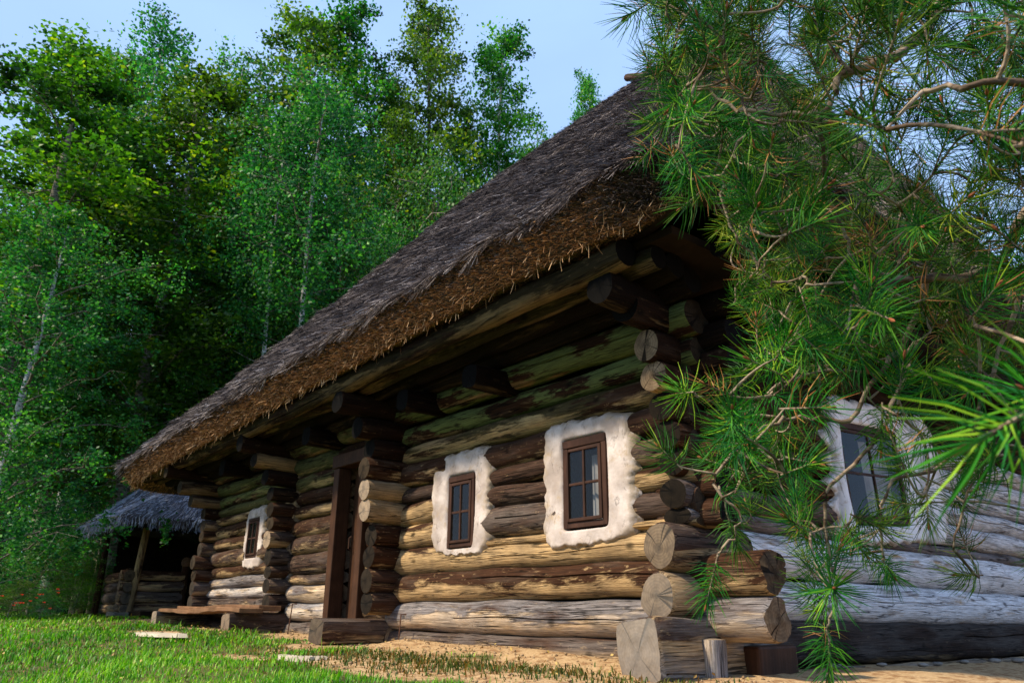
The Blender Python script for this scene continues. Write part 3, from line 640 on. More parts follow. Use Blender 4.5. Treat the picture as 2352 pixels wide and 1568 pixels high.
def plaster(cx, cz, hw, hh, ow, oh, yf, joints, seed, rot=False, depth=.06, sc=.010):
    """ring of clay round a window: opening hw x hh, outer outline ow x oh (l, r / down, up), scalloped where it runs into the log joints"""
    rs = np.random.RandomState(seed); nA, nR = 170, 18
    ph = rs.uniform(0, 6.28, 12); V = []; tint = []
    def rect(a, w0, w1, h0, h1, p=6.0):
        c, s = math.cos(a), math.sin(a); w_ = w1 if c > 0 else w0; h_ = h1 if s > 0 else h0
        k = (abs(c / w_) ** p + abs(s / h_) ** p) ** (-1 / p); return c * k, s * k
    for i in range(nA):
        a = 2 * math.pi * i / nA
        xi, zi = rect(a, hw, hw, hh, hh, 16.0); xo, zo = rect(a, ow[0] + .01, ow[1] + .01, oh[0] + .015, oh[1] + .01, 8.0)
        z = cz + zo
        dj = min(abs(z - q) for q in joints)
        side = abs(math.cos(a)) > .35 and abs(xo) > .8 * min(ow)
        ext = 0
        if side: ext = (sc * math.cos(min(dj / .11, 1) * math.pi)) * (1 if xo > 0 else -1)
        wob = .012 * math.sin(3 * a + ph[0]) + .008 * math.sin(7 * a + ph[1]) + .010 * math.sin(17 * a + ph[2]) + .006 * math.sin(41 * a + ph[3]) + rs.uniform(-.004, .004)
        nrm = math.hypot(xo, zo); xo += wob * xo / nrm + ext; zo += wob * zo / nrm
        for j in range(nR):
            t = j / (nR - 1)
            x = xi + (xo - xi) * t; zz = zi + (zo - zi) * t
            if j == 0: y = depth
            elif j == 1: y = .008; x = xi + (xo - xi) * .04; zz = zi + (zo - zi) * .04
            else:
                y = -.006 + .006 * math.sin(5 * (x + cx) + ph[5]) * math.sin(6 * zz + ph[6]) + .006 * math.sin(17 * x + ph[7]) * math.sin(19 * zz + ph[8]) + rs.uniform(-.0015, .0015)
                dz = min(abs(cz + zz - q) for q in joints)
                y += .012 * max(0, 1 - dz / .05) * t ** 2 + .060 * max(0, (t - .80) / .20) ** 1.3
                if j == nR - 1: y += .02
            if j >= nR - 3: x += rs.uniform(-.005, .005); zz += rs.uniform(-.006, .006)
            V.append((x, y, zz)); tint.append(max(0, (t - .55) / .45) ** 2 * 1.2)
    F_ = []
    for i in range(nA):
        for j in range(nR - 1):
            a = i * nR + j; b = ((i + 1) % nA) * nR + j; F_.append((a, a + 1, b + 1, b))
    V = np.array(V)
    if rot: V = np.stack([-V[:, 1], V[:, 0], V[:, 2] + .06 * V[:, 0]], 1); loc = (yf, cx, cz)
    else: loc = (cx, yf, cz)
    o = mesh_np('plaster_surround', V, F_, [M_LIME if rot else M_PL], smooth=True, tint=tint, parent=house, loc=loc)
    return o
jl = [1.09, 1.325, 1.555, 1.73, 2.0]; jr = [1.085, 1.33, 1.535, 1.73, 1.965]
plaster(-0.785, 1.445, .25, .375, (.53, .53), (.50, .535), -.132, jr, 5)
plaster(-2.495, 1.375, .212, .355, (.53, .44), (.40, .60), -.132, jl, 6)
plaster(-7.665, 1.49, .195, .28, (.30, .36), (.43, .44), -.122, [1.13, 1.39, 1.58, 1.78, 1.92], 8)
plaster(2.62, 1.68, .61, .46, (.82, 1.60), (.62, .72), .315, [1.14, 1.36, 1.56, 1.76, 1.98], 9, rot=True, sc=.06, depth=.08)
# thick lime rolls either side of the end window
def roll(yc, z0, z1, r, seed):
    rs = np.random.RandomState(seed); pts = []; rad = []
    for k in range(22):
        t = k / 21; pts.append((.335 + .01 * math.sin(4 * t + seed), yc + .015 * math.sin(5 * t + seed), z0 + (z1 - z0) * t)); rad.append(r * (1 + .1 * math.sin(9 * t + seed) + rs.uniform(-.03, .03)) * (0.8 if k in (0, 21) else 1))
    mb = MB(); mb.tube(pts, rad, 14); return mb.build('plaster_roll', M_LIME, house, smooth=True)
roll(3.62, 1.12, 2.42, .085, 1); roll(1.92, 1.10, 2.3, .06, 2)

# ------------------------------------------------------------------ door
D_ = empty('door'); D_.parent = house; D_.location = (0, 0, 0)
board('door_post', (-5.10, -.20, .30), (-4.97, -.02, 2.13), M_DOOR, D_, .004, .01)
board('door_post', (-4.44, -.20, .30), (-4.31, -.02, 2.13), M_DOOR, D_, .004, .01)
board('door_lintel', (-5.16, -.205, 2.06 + .075), (-4.25, -.02, 2.30), M_DOOR, D_, .004, .01)
for k in range(4):
    x0 = -4.965 + k * .130
    board('door_plank', (x0, .03 + .004 * (k % 2), .36), (x0 + .127, .06, 2.12), M_DOOR, D_, .002, .004)
mb = MB(); mb.tube([(-4.9, -.0, 1.15), (-4.9, -.03, 1.17), (-4.9, -.03, 1.29), (-4.9, .0, 1.31)], [.008] * 4, 6); mb.build('door_handle', M_IRON, D_)
board('threshold', (-4.97, -.22, .27), (-4.44, .06, .345), M_DOOR, D_, .004, .01)

# ------------------------------------------------------------------ thatched roof
# control outline of the lower lip, counter-clockwise seen from above: front right -> front left -> back left -> back right
def lip(X):                                   # height and front position of the straw's lower edge
    xs = [-12.0, -11.6, -9, -6.2, -4, -2.7, -.66, .4, .85, 1.3]; zs_ = [2.50, 2.56, 2.68, 2.76, 2.83, 2.86, 2.91, 2.91, 3.0, 3.03]
    return float(np.interp(X, xs, zs_))
FX0, FX1, FY0, FY1 = -11.6, 1.30, -1.06, 8.1
RIDGE0, RIDGE1 = np.array([-7.2, 3.5, 8.45]), np.array([-1.35, 3.5, 8.66])
def outline():
    pts = []; rc = .75
    def arc(cx, cy, a0, a1, n=10):
        for k in range(n + 1):
            a = R(a0 + (a1 - a0) * k / n); pts.append((cx + rc * math.cos(a), cy + rc * math.sin(a)))
    arc(FX1 - rc, FY0 + rc, 0, -90)
    for k in range(1, 60): pts.append((FX1 - rc + (FX0 + rc - FX1 + rc) * k / 60, FY0))
    arc(FX0 + rc, FY0 + rc, 270, 180)
    for k in range(1, 24): pts.append((FX0, FY0 + rc + (FY1 - FY0 - 2 * rc) * k / 24))
    arc(FX0 + rc, FY1 - rc, 180, 90)
    for k in range(1, 60): pts.append((FX0 + rc + (FX1 - FX0 - 2 * rc) * k / 60, FY1))
    arc(FX1 - rc, FY1 - rc, 90, 0)
    for k in range(1, 24): pts.append((FX1, FY1 - rc - (FY1 - FY0 - 2 * rc) * k / 24))
    return np.array(pts)
OUT = outline(); nO = len(OUT)
def ridge_of(p):
    """ridge point a lip point runs up to"""
    x, y = p
    if y < FY0 + .05 or y > FY1 - .05:
        t = np.clip((x - (FX0 + .75)) / (FX1 - FX0 - 1.5), 0, 1)
    elif x > FX1 - .8: t = 1.0
    else: t = 0.0
    return RIDGE0 + (RIDGE1 - RIDGE0) * t
sec = []
nrmO = []
for i in range(nO):
    a, b = OUT[i - 1], OUT[(i + 1) % nO]; d = b - a; d /= np.linalg.norm(d); nrmO.append(np.array([-d[1], d[0]]) * 1.0)
cen = np.array([(FX0 + FX1) / 2, (FY0 + FY1) / 2])
nrmO = [n if np.dot(n, OUT[i] - np.array([np.clip(OUT[i][0], FX0 + 1.5, FX1 - 1.5), np.clip(OUT[i][1], FY0 + 1.5, FY1 - 1.5)])) > 0 else -n for i, n in enumerate(nrmO)]
rsr = np.random.RandomState(5)
wob = np.convolve(rsr.uniform(-1, 1, nO + 8), np.ones(5) / 5, 'same')[4:4 + nO]
NT = 26
for i in range(nO):
    p = OUT[i]; n = nrmO[i]; zl = lip(p[0]) + .02 * wob[i]
    rp_ = ridge_of(p)
    lower = np.array([p[0], p[1], zl]); upper = np.array([p[0] + n[0] * .17, p[1] + n[1] * .17, zl + .31])
    inner = np.array([p[0] - n[0] * .55, p[1] - n[1] * .55, zl + .22])
    row = [inner, lower, lower * .5 + upper * .5 + np.array([n[0] * .03, n[1] * .03, -.01]), upper, upper + np.array([-n[0] * .05, -n[1] * .05, .06])]
    st = row[-1]
    for k in range(1, NT + 1):
        t = k / NT
        q = st + (rp_ - st) * t
        q[2] += -.05 * math.sin(math.pi * t) * (1 if abs(n[1]) > .5 else .6) + .018 * math.sin(9 * t + 1.3 * i * .5) * (1 - t) + .02 * math.sin(21 * t)
        row.append(q)
    sec.append(row)
sec = np.array(sec); nS = sec.shape[1]
for i in range(nO):                       # lumpy, hand-laid surface
    for j in range(4, nS - 2):
        p = sec[i, j]; u_, v_ = p[0] * 1.0 + p[1], j * .9
        a = .022 * math.sin(3.1 * u_ + 1.7 * math.sin(v_)) * math.sin(1.9 * v_ + 1.3 * u_) + .014 * math.sin(7.3 * u_ - 1.1 * v_) + .012 * rsr.uniform(-1, 1)
        sec[i, j] += np.array([nrmO[i][0] * .7, nrmO[i][1] * .7, .7]) * a
V = sec.reshape(-1, 3); F_ = []
for i in range(nO):
    for j in range(nS - 1):
        a = i * nS + j; b = ((i + 1) % nO) * nS + j; F_.append((a, b, b + 1, a + 1))
roof = mesh_np('thatched_roof', V, F_, [M_THATCH], smooth=True, parent=house)

def straws(name, base, dirs, length, width, tint, mat, parent, lift=None):
    """base (n,3), dirs unit (n,3): thin bent blades of 2 quads"""
    n = len(base); rs = np.random.RandomState(len(base) % 1000 + 1)
    view = rs.normal(size=(n, 3)); side = np.cross(dirs, view); side /= np.linalg.norm(side, axis=1)[:, None] + 1e-9
    hw = (width / 2)[:, None] * side; mid = base + dirs * (length * .5)[:, None]; tip = base + dirs * length[:, None]
    if lift is not None: tip = tip + lift; mid = mid + lift * .3
    V = np.stack([base - hw, base + hw, mid + hw, mid - hw, tip + hw * .6, tip - hw * .6], 1).reshape(-1, 3)
    i0 = np.arange(n) * 6
    F_ = np.concatenate([np.stack([i0, i0 + 1, i0 + 2, i0 + 3], 1), np.stack([i0 + 3, i0 + 2, i0 + 4, i0 + 5], 1)])
    return mesh_np(name, V, F_, [mat], tint=np.repeat(tint, 6), parent=parent)
def roof_straws():
    rs = np.random.RandomState(17)
    # sample on front slope (outline index range) and right slope
    B, Dr, Ln, Wd, Tn = [], [], [], [], []
    front = [i for i in range(nO) if OUT[i][1] < FY0 + .8 or (OUT[i][0] > FX1 - .8 and OUT[i][1] < 8)] 
    A = sec
    def samp(i_arr, n, j0, j1, near_pow):
        i = rs.choice(i_arr, n); fi = rs.uniform(0, 1, n); i2 = (i + 1) % nO
        v = rs.uniform(0, 1, n) ** near_pow; jj = j0 + v * (j1 - j0 - .001); j = jj.astype(int); fj = jj - j
        p = (A[i, j] * (1 - fi)[:, None] + A[i2, j] * fi[:, None]) * (1 - fj)[:, None] + (A[i, j + 1] * (1 - fi)[:, None] + A[i2, j + 1] * fi[:, None]) * fj[:, None]
        d = A[i, j] - A[i, j + 1]; d /= np.linalg.norm(d, axis=1)[:, None]
        t = A[i2, j] - A[i, j]; t /= np.linalg.norm(t, axis=1)[:, None] + 1e-9
        nn = np.cross(d, t); nn /= np.linalg.norm(nn, axis=1)[:, None] + 1e-9
        nn *= np.sign(nn[:, 2:3] + 1e-6)
        return p, d, t, nn, i, v
    p, d, t, nn, i, v = samp(front, 185000, 3.9, nS - 1, 1.7)
    dist = np.linalg.norm(p - CAM, axis=1)
    keep = rs.uniform(0, 1, len(p)) < np.clip((9.5 / dist) ** 1.4, .22, 1)
    p, d, t, nn, v, dist = [q[keep] for q in (p, d, t, nn, v, dist)]
    n = len(p)
    dd = d + t * rs.normal(0, .15, (n, 1)) + nn * rs.normal(.03, .045, (n, 1)); dd /= np.linalg.norm(dd, axis=1)[:, None]
    patch = .5 + .5 * np.sin(p[:, 0] * 2.1 + 1.5 * np.sin(p[:, 2] * 2.7)) * np.sin(p[:, 2] * 3.3 + p[:, 0])
    tn = np.clip(rs.beta(1.2, 2.6, n) + .22 * patch - .13 + .16 * np.clip((3.9 - p[:, 2]) / .8, 0, 1), 0, 1)
    L = rs.uniform(.10, .34, n)
    top = straws('straw_cover', p + nn * .012, dd, L, rs.uniform(.0028, .0052, n) * np.clip(dist / 7, 1, 2.2), tn, M_STRAW, roof, lift=nn * rs.uniform(-.01, .05, (n, 1)) )
    tag(top, kind='stuff')
    # cut face
    p, d, t, nn, i, v = samp([q for q in range(nO) if OUT[q][1] < FY0 + .8 or (OUT[q][0] > FX1 - .8)], 115000, .35, 3.2, 1.0)
    dist = np.linalg.norm(p - CAM, axis=1); keep = rs.uniform(0, 1, len(p)) < np.clip((8.0 / dist) ** 1.2, .25, 1)
    p, d, t, i, v, dist = [q[keep] for q in (p, d, t, i, v, dist)]; n = len(p)
    on = np.array([np.append(nrmO[k], 0) for k in i])
    dr = on * .92 + np.array([0, 0, -.42]) + rs.normal(0, .22, (n, 3)); dr /= np.linalg.norm(dr, axis=1)[:, None]
    L = rs.uniform(.02, .075, n) * (1 + (rs.uniform(0, 1, n) > .985) * rs.uniform(.5, 2.2, n))
    upness = v
    tn = np.clip(rs.beta(2.2, 2.6, n) - .05, 0, 1)
    greyish = rs.uniform(0, 1, n) < np.maximum((upness - .55) * 1.6, np.clip((p[:, 0] - .35) / .4, 0, .95))
    a = straws('cut_straw', (p - dr * .02)[~greyish], dr[~greyish], L[~greyish], (rs.uniform(.003, .006, n) * np.clip(dist / 7, 1, 2))[~greyish], tn[~greyish], M_CUT, roof)
    b = straws('eave_straw', (p - dr * .02)[greyish], dr[greyish], L[greyish] * 1.3, (rs.uniform(.004, .008, n) * np.clip(dist / 7, 1, 2))[greyish], np.clip(tn[greyish] + .05, 0, 1), M_STRAW, roof)
    tag(a, kind='stuff'); tag(b, kind='stuff')
    # loose stalks hanging from the lip
    m_ = 800; i = rs.choice([q for q in range(nO) if OUT[q][1] < FY0 + .7], m_); p = A[i, 1] + (A[(i + 1) % nO, 1] - A[i, 1]) * rs.uniform(0, 1, (m_, 1)) + (A[i, 2] - A[i, 1]) * rs.uniform(-.2, .8, (m_, 1))
    on = np.array([np.append(nrmO[k], 0) for k in i]); dr = on * rs.uniform(-.1, .6, (m_, 1)) + np.array([0, 0, -1.]) + rs.normal(0, .28, (m_, 3)); dr /= np.linalg.norm(dr, axis=1)[:, None]
    c = straws('loose_stalks', p, dr, rs.uniform(.04, .12, m_), rs.uniform(.003, .006, m_), rs.uniform(.4, 1, m_), M_CUT, roof); tag(c, kind='stuff')
roof_straws()
# poles crossing on the ridge
for (p0, p1) in ((at(1440, 178, 1, 3.4), at(1545, 168, 1, 3.3)),):
    make_log('ridge_pole', p0, p1, .06, house, stain=.8, grey=.6, cracks=1, sides=10)

# ------------------------------------------------------------------ bench on the sill beams
bench = empty('plank_bench', (-7.9, -.6, .45)); tag(bench, 'rough two-plank bench resting on beam ends below the far small window', 'bench')
def plank(name, x0, x1, y0, y1, z, th, parent, seed):
    rs = np.random.RandomState(seed); n = 18; V = []; F_ = []
    for i in range(n + 1):
        x = x0 + (x1 - x0) * i / n; a = .012 * math.sin(2 * i + seed) + rs.uniform(-.006, .006); b = rs.uniform(-.006, .006) + .01 * math.sin(1.1 * i)
        zz = z + .012 * math.sin(.5 * i + seed)
        V += [(x, y0 + a, zz), (x, y1 + b, zz), (x, y1 + b, zz - th), (x, y0 + a, zz - th * rs.uniform(.85, 1.1))]
    for i in range(n):
        for k in range(4): a_i = 4 * i + k; b_i = 4 * i + (k + 1) % 4; F_.append((a_i, b_i, b_i + 4, a_i + 4))
    F_ += [(3, 2, 1, 0), (4 * n, 4 * n + 1, 4 * n + 2, 4 * n + 3)]
    V = np.array(V) - np.array(parent.location); me_o = mesh_np(name, V, F_, [M_BENCH], parent=parent)
    b = me_o.modifiers.new('bevel', 'BEVEL'); b.width = .006
    return me_o
plank('seat_plank', -9.35, -6.1, -.80, -.50, .500, .055, bench, 1)
plank('seat_plank', -9.5, -6.3, -.48, -.18, .545, .06, bench, 2)

# rods stuck in the ground by the wall
for (xa, ya, xb, yb, Y, lab) in ((672, 1386, 658, 1468, -.30, 'thin rusty iron rod leaning on the pale logs left of the door'), (921, 1410, 915, 1472, -.24, 'thin rusty iron rod leaning on the bottom log right of the door')):
    t0 = at(xa, ya, 1, Y); b0_ = at(xb, yb, 1, Y - .03)
    mb = MB(); mb.tube([b0_, (b0_ + t0) / 2 + np.array([.004, 0, 0]), t0, t0 + np.array([.02, .05, .0])], [.007] * 4, 6)
    o = mb.build('iron_rod', M_IRON); tag(o, lab, 'rod', 'iron rods leaning on the house wall')

# ------------------------------------------------------------------ thatched shelter behind the house
SX, SY = -14.0, 0.0
sh = empty('thatched_shelter', (SX, .5, .42)); tag(sh, 'small open shelter with low thatched roof and plank railing beyond the house corner', 'shelter')
OFF = Vector(sh.location)
def sbuild(mb, name, mat, **k):
    mb.v = [(p[0] - OFF.x, p[1] - OFF.y, p[2] - OFF.z) for p in mb.v]; return mb.build(name, mat, sh, **k)
e0 = at(205, 1207, 0, SX); print('shelter eave', e0)
ax0, ax1, ay0, ay1, az0 = -15.7, -12.6, -.75, 3.2, 2.08
apex = np.array([[-14.9, 1.0, 3.75], [-13.6, 1.9, 3.75]])
base_pts = []
for k in range(12): base_pts.append((ax1 + .0, ay0 + (ay1 - ay0) * k / 12))
for k in range(12): base_pts.append((ax1 + (ax0 - ax1) * k / 12, ay1))
for k in range(12): base_pts.append((ax0, ay1 + (ay0 - ay1) * k / 12))
for k in range(12): base_pts.append((ax0 + (ax1 - ax0) * k / 12, ay0))
V = []; F_ = []; nb = len(base_pts); lv = [(0.06, -.02, .0), (0, -.0, .0), (0, -.05, .16)]
rows = 9
for (x, y) in base_pts:
    c = np.array([(ax0 + ax1) / 2, (ay0 + ay1) / 2]); d = np.array([x, y]) - c; d = d / np.linalg.norm(d)
    tgt = apex[0] if x < -14.2 else apex[1]
    V.append((x - d[0] * .4, y - d[1] * .4, az0 + .15)); V.append((x, y, az0 + rnd.uniform(-.02, .02))); V.append((x + d[0] * .08, y + d[1] * .08, az0 + .14))
    st = np.array(V[-1])
    for k in range(1, rows): V.append(tuple(st + (tgt - st) * k / (rows - 1) + np.array([0, 0, .05 * math.sin(math.pi * k / (rows - 1))])))
nr_ = 3 + rows - 1
for i in range(nb):
    for j in range(nr_ - 1):
        a = i * nr_ + j; b = ((i + 1) % nb) * nr_ + j; F_.append((a, b, b + 1, a + 1))
M_THB = board_mat('skylit_thatch_body', (0.06, 0.06, 0.075), (0.16, 0.165, 0.20), (25, 25, 25), .95)  # bluish body colour imitates shade lit by the sky
mb = MB(); mb.add(V, F_); sroof = sbuild(mb, 'shelter_roof', M_THB, smooth=True)
Vn = np.array(V).reshape(nb, nr_, 3)
rs = np.random.RandomState(2); n = 26000
i = rs.randint(0, nb, n); fi = rs.uniform(0, 1, n); jj = rs.uniform(1.0, nr_ - 1.001, n); j = jj.astype(int); fj = jj - j; i2 = (i + 1) % nb
p = (Vn[i, j] * (1 - fi)[:, None] + Vn[i2, j] * fi[:, None]) * (1 - fj)[:, None] + (Vn[i, j + 1] * (1 - fi)[:, None] + Vn[i2, j + 1] * fi[:, None]) * fj[:, None]
d = Vn[i, j] - Vn[i, np.minimum(j + 1, nr_ - 1)]; d /= np.linalg.norm(d, axis=1)[:, None] + 1e-9
d = np.where((j < 2)[:, None], np.array([[.1, -.1, -.9]]) + 0 * d, d) + rs.normal(0, .08, (n, 3)); d /= np.linalg.norm(d, axis=1)[:, None]
o = straws('shelter_straw', p - np.array(OFF) + np.array([0, 0, .02]), d, rs.uniform(.06, .18, n), rs.uniform(.006, .012, n), rs.beta(1.8, 2.2, n), M_BLUE, sroof, lift=rs.normal(0, .02, (n, 3)))
tag(o, kind='stuff')
def slog(name, p0, p1, r, **k):
    return make_log(name, p0, p1, r, sh, sides=12, **k)
G0 = .42
slog('shelter_post', (-13.9, -.02, G0 + .05), (-13.95, .10, 2.15), .07, stain=.2, up=(1, 0, 0), square=.5, bright=1.1)
slog('shelter_post', (-15.4, -.3, G0), (-15.4, -.3, 2.1), .07, stain=.7, up=(1, 0, 0))
slog('shelter_post', (-12.9, 1.6, G0), (-12.9, 1.6, 2.1), .09, stain=.9, up=(1, 0, 0), bright=.6)
slog('shelter_post', (-15.4, 2.7, G0), (-15.4, 2.7, 2.1), .07, stain=.9, up=(1, 0, 0))
slog('shelter_post', (-12.9, 2.7, G0), (-12.9, 2.7, 2.1), .07, stain=.9, up=(1, 0, 0))
slog('railing_post', (-14.0, 1.02, G0 + .1), (-14.0, 1.02, 1.42), .075, stain=.7, up=(1, 0, 0), square=.6)
slog('railing_post', (-14.05, -.08, G0 + .05), (-14.05, -.08, 1.33), .075, stain=.7, up=(1, 0, 0), square=.2)
mb = MB(); V2 = []; F2 = []
for i in range(7):
    for j in range(12):
        ph_ = math.pi * (i + .5) / 7; q = 2 * math.pi * j / 12; V2.append((-14.0 + .10 * math.sin(ph_) * math.cos(q), 1.02 + .115 * math.sin(ph_) * math.sin(q), 1.50 + .115 * math.cos(ph_)))
F2 = [(i * 12 + j, (i + 1) * 12 + j, (i + 1) * 12 + (j + 1) % 12, i * 12 + (j + 1) % 12) for i in range(6) for j in range(12)] + [tuple(range(12)), tuple(range(83, 71, -1))]
mb.add(V2, F2); sbuild(mb, 'post_finial', M_BENCH, smooth=True)
for k, (z0, z1, st, gr) in enumerate(((.50, .68, .4, .5), (.68, .90, .8, .5), (.90, 1.10, .8, .5), (1.10, 1.31, .65, .1))):
    slog('railing_log', (-14.02, -.25, (z0 + z1) / 2), (-14.02, 1.0, (z0 + z1) / 2), (z1 - z0) / 2, stain=st * .75, grey=gr, endtone=.8, bright=1.6)
    slog('railing_log', (-15.4, -.12, (z0 + z1) / 2 - .03), (-13.85, -.12, (z0 + z1) / 2 - .03), (z1 - z0) / 2, stain=st, grey=gr, endtone=.8)
mb = MB(); mb.box((-15.4, 2.6, G0), (-12.9, 2.7, 2.1)); mb.box((-15.4, -.05, G0), (-12.95, 2.6, G0 + .08)); mb.box((-15.48, -.05, G0), (-15.42, 2.6, 2.1)); sbuild(mb, 'shelter_back_wall', M_BLACK)  # near-black panel added to stand for the shelter's dark inside
mb = MB(); mb.box((-14.3, -.35, .26), (-13.75, .25, .49), .03); o = sbuild(mb, 'shelter_footing', M_STONE, bevel=.03)

# flat stone in the grass
def flat_stone(px, py, Y, sx, sy, lab, rot=0):
    c = at(px, py, 1, Y); z = float(gz(c[0], c[1])); V = []; n = 18
    for k in range(n):
        a = 2 * math.pi * k / n; rr = 1 + .12 * math.sin(3 * a + px) + .07 * math.sin(5 * a)
        V.append((sx * rr * math.cos(a), sy * rr * math.sin(a), 0.0))
    V2 = [(x * .94, y * .94, .035 + .004 * math.sin(9 * x)) for x, y, _ in V]
    mb = MB(); mb.add(V + V2, [(k, (k + 1) % n, n + (k + 1) % n, n + k) for k in range(n)] + [tuple(range(n, 2 * n))])
    o = mb.build('flat_stone', M_SLAB); o.location = (c[0], c[1], z - .01); o.rotation_euler = (0, 0, rot); return tag(o, lab, 'stone', 'flat stones in the grass')
M_SLAB = board_mat('pale_slab', (0.62, 0.54, 0.42), (0.40, 0.34, 0.25), (5, 5, 5), .9)
flat_stone(365, 1464, -1.75, .75, .20, 'long pale flat stone in the grass in front of the bench', -.05)
flat_stone(690, 1521, -1.75, .33, .12, 'small pale flat stone in the grass before the door', .1)

# ------------------------------------------------------------------ foliage
M_LEAF = tint_mat('broad_leaves', [(0.0, (0.004, 0.028, 0.005)), (0.45, (0.028, 0.130, 0.008)), (0.8, (0.115, 0.300, 0.012)), (1.0, (0.32, 0.42, 0.02))], .55, .40, (1.6, 1.7, .6), .35, .35)
M_BIRCH = tint_mat('birch_leaves', [(0.0, (0.004, 0.038, 0.012)), (0.45, (0.016, 0.145, 0.028)), (1.0, (0.15, 0.40, 0.05))], .5, .40, (1.5, 1.7, .7), .3, .35)
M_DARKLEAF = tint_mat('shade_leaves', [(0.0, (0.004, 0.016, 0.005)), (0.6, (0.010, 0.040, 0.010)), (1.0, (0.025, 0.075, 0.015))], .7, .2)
def bark(name, c1, c2, spots):
    mt, n, b = new_mat(name); raw, v = obj_coord(n)
    f = noise(n, mapping(n, v, (8, 8, 30)), 1, 4, .6)
    c = mix(n, ramp(n, f, [(spots, 0.0), (spots + .06, 1.0)]), c1, c2)
    n.links.new(c, b.inputs['Base Color']); bump(n, b, f, .6, .02); return mt
M_BBARK = bark('birch_bark', (0.52, 0.52, 0.50), (0.05, 0.045, 0.04), .55)
M_ABARK = bark('aspen_bark', (0.26, 0.23, 0.18), (0.09, 0.075, 0.055), .5)

def leaf_mesh(name, P_, size, tint, mat, rs, droop=0.0):
    n = len(P_)
    nrm = rs.normal(size=(n, 3)); nrm[:, 2] += .6; nrm /= np.linalg.norm(nrm, axis=1)[:, None]
    a = np.cross(nrm, rs.normal(size=(n, 3))); a /= np.linalg.norm(a, axis=1)[:, None]
    if droop: a[:, 2] -= droop; a /= np.linalg.norm(a, axis=1)[:, None]
    b = np.cross(nrm, a); b /= np.linalg.norm(b, axis=1)[:, None]
    s = size[:, None] * .5
    V = np.stack([P_ - a * s, P_ + b * s * .7 + a * s * .1, P_ + a * s, P_ - b * s * .7 + a * s * .1], 1).reshape(-1, 3)
    F_ = np.arange(n * 4).reshape(n, 4)
    me_o = mesh_np(name, V, F_, [mat], tint=np.repeat(tint, 4))
    me = me_o.data; bpy.data.objects.remove(me_o); return me

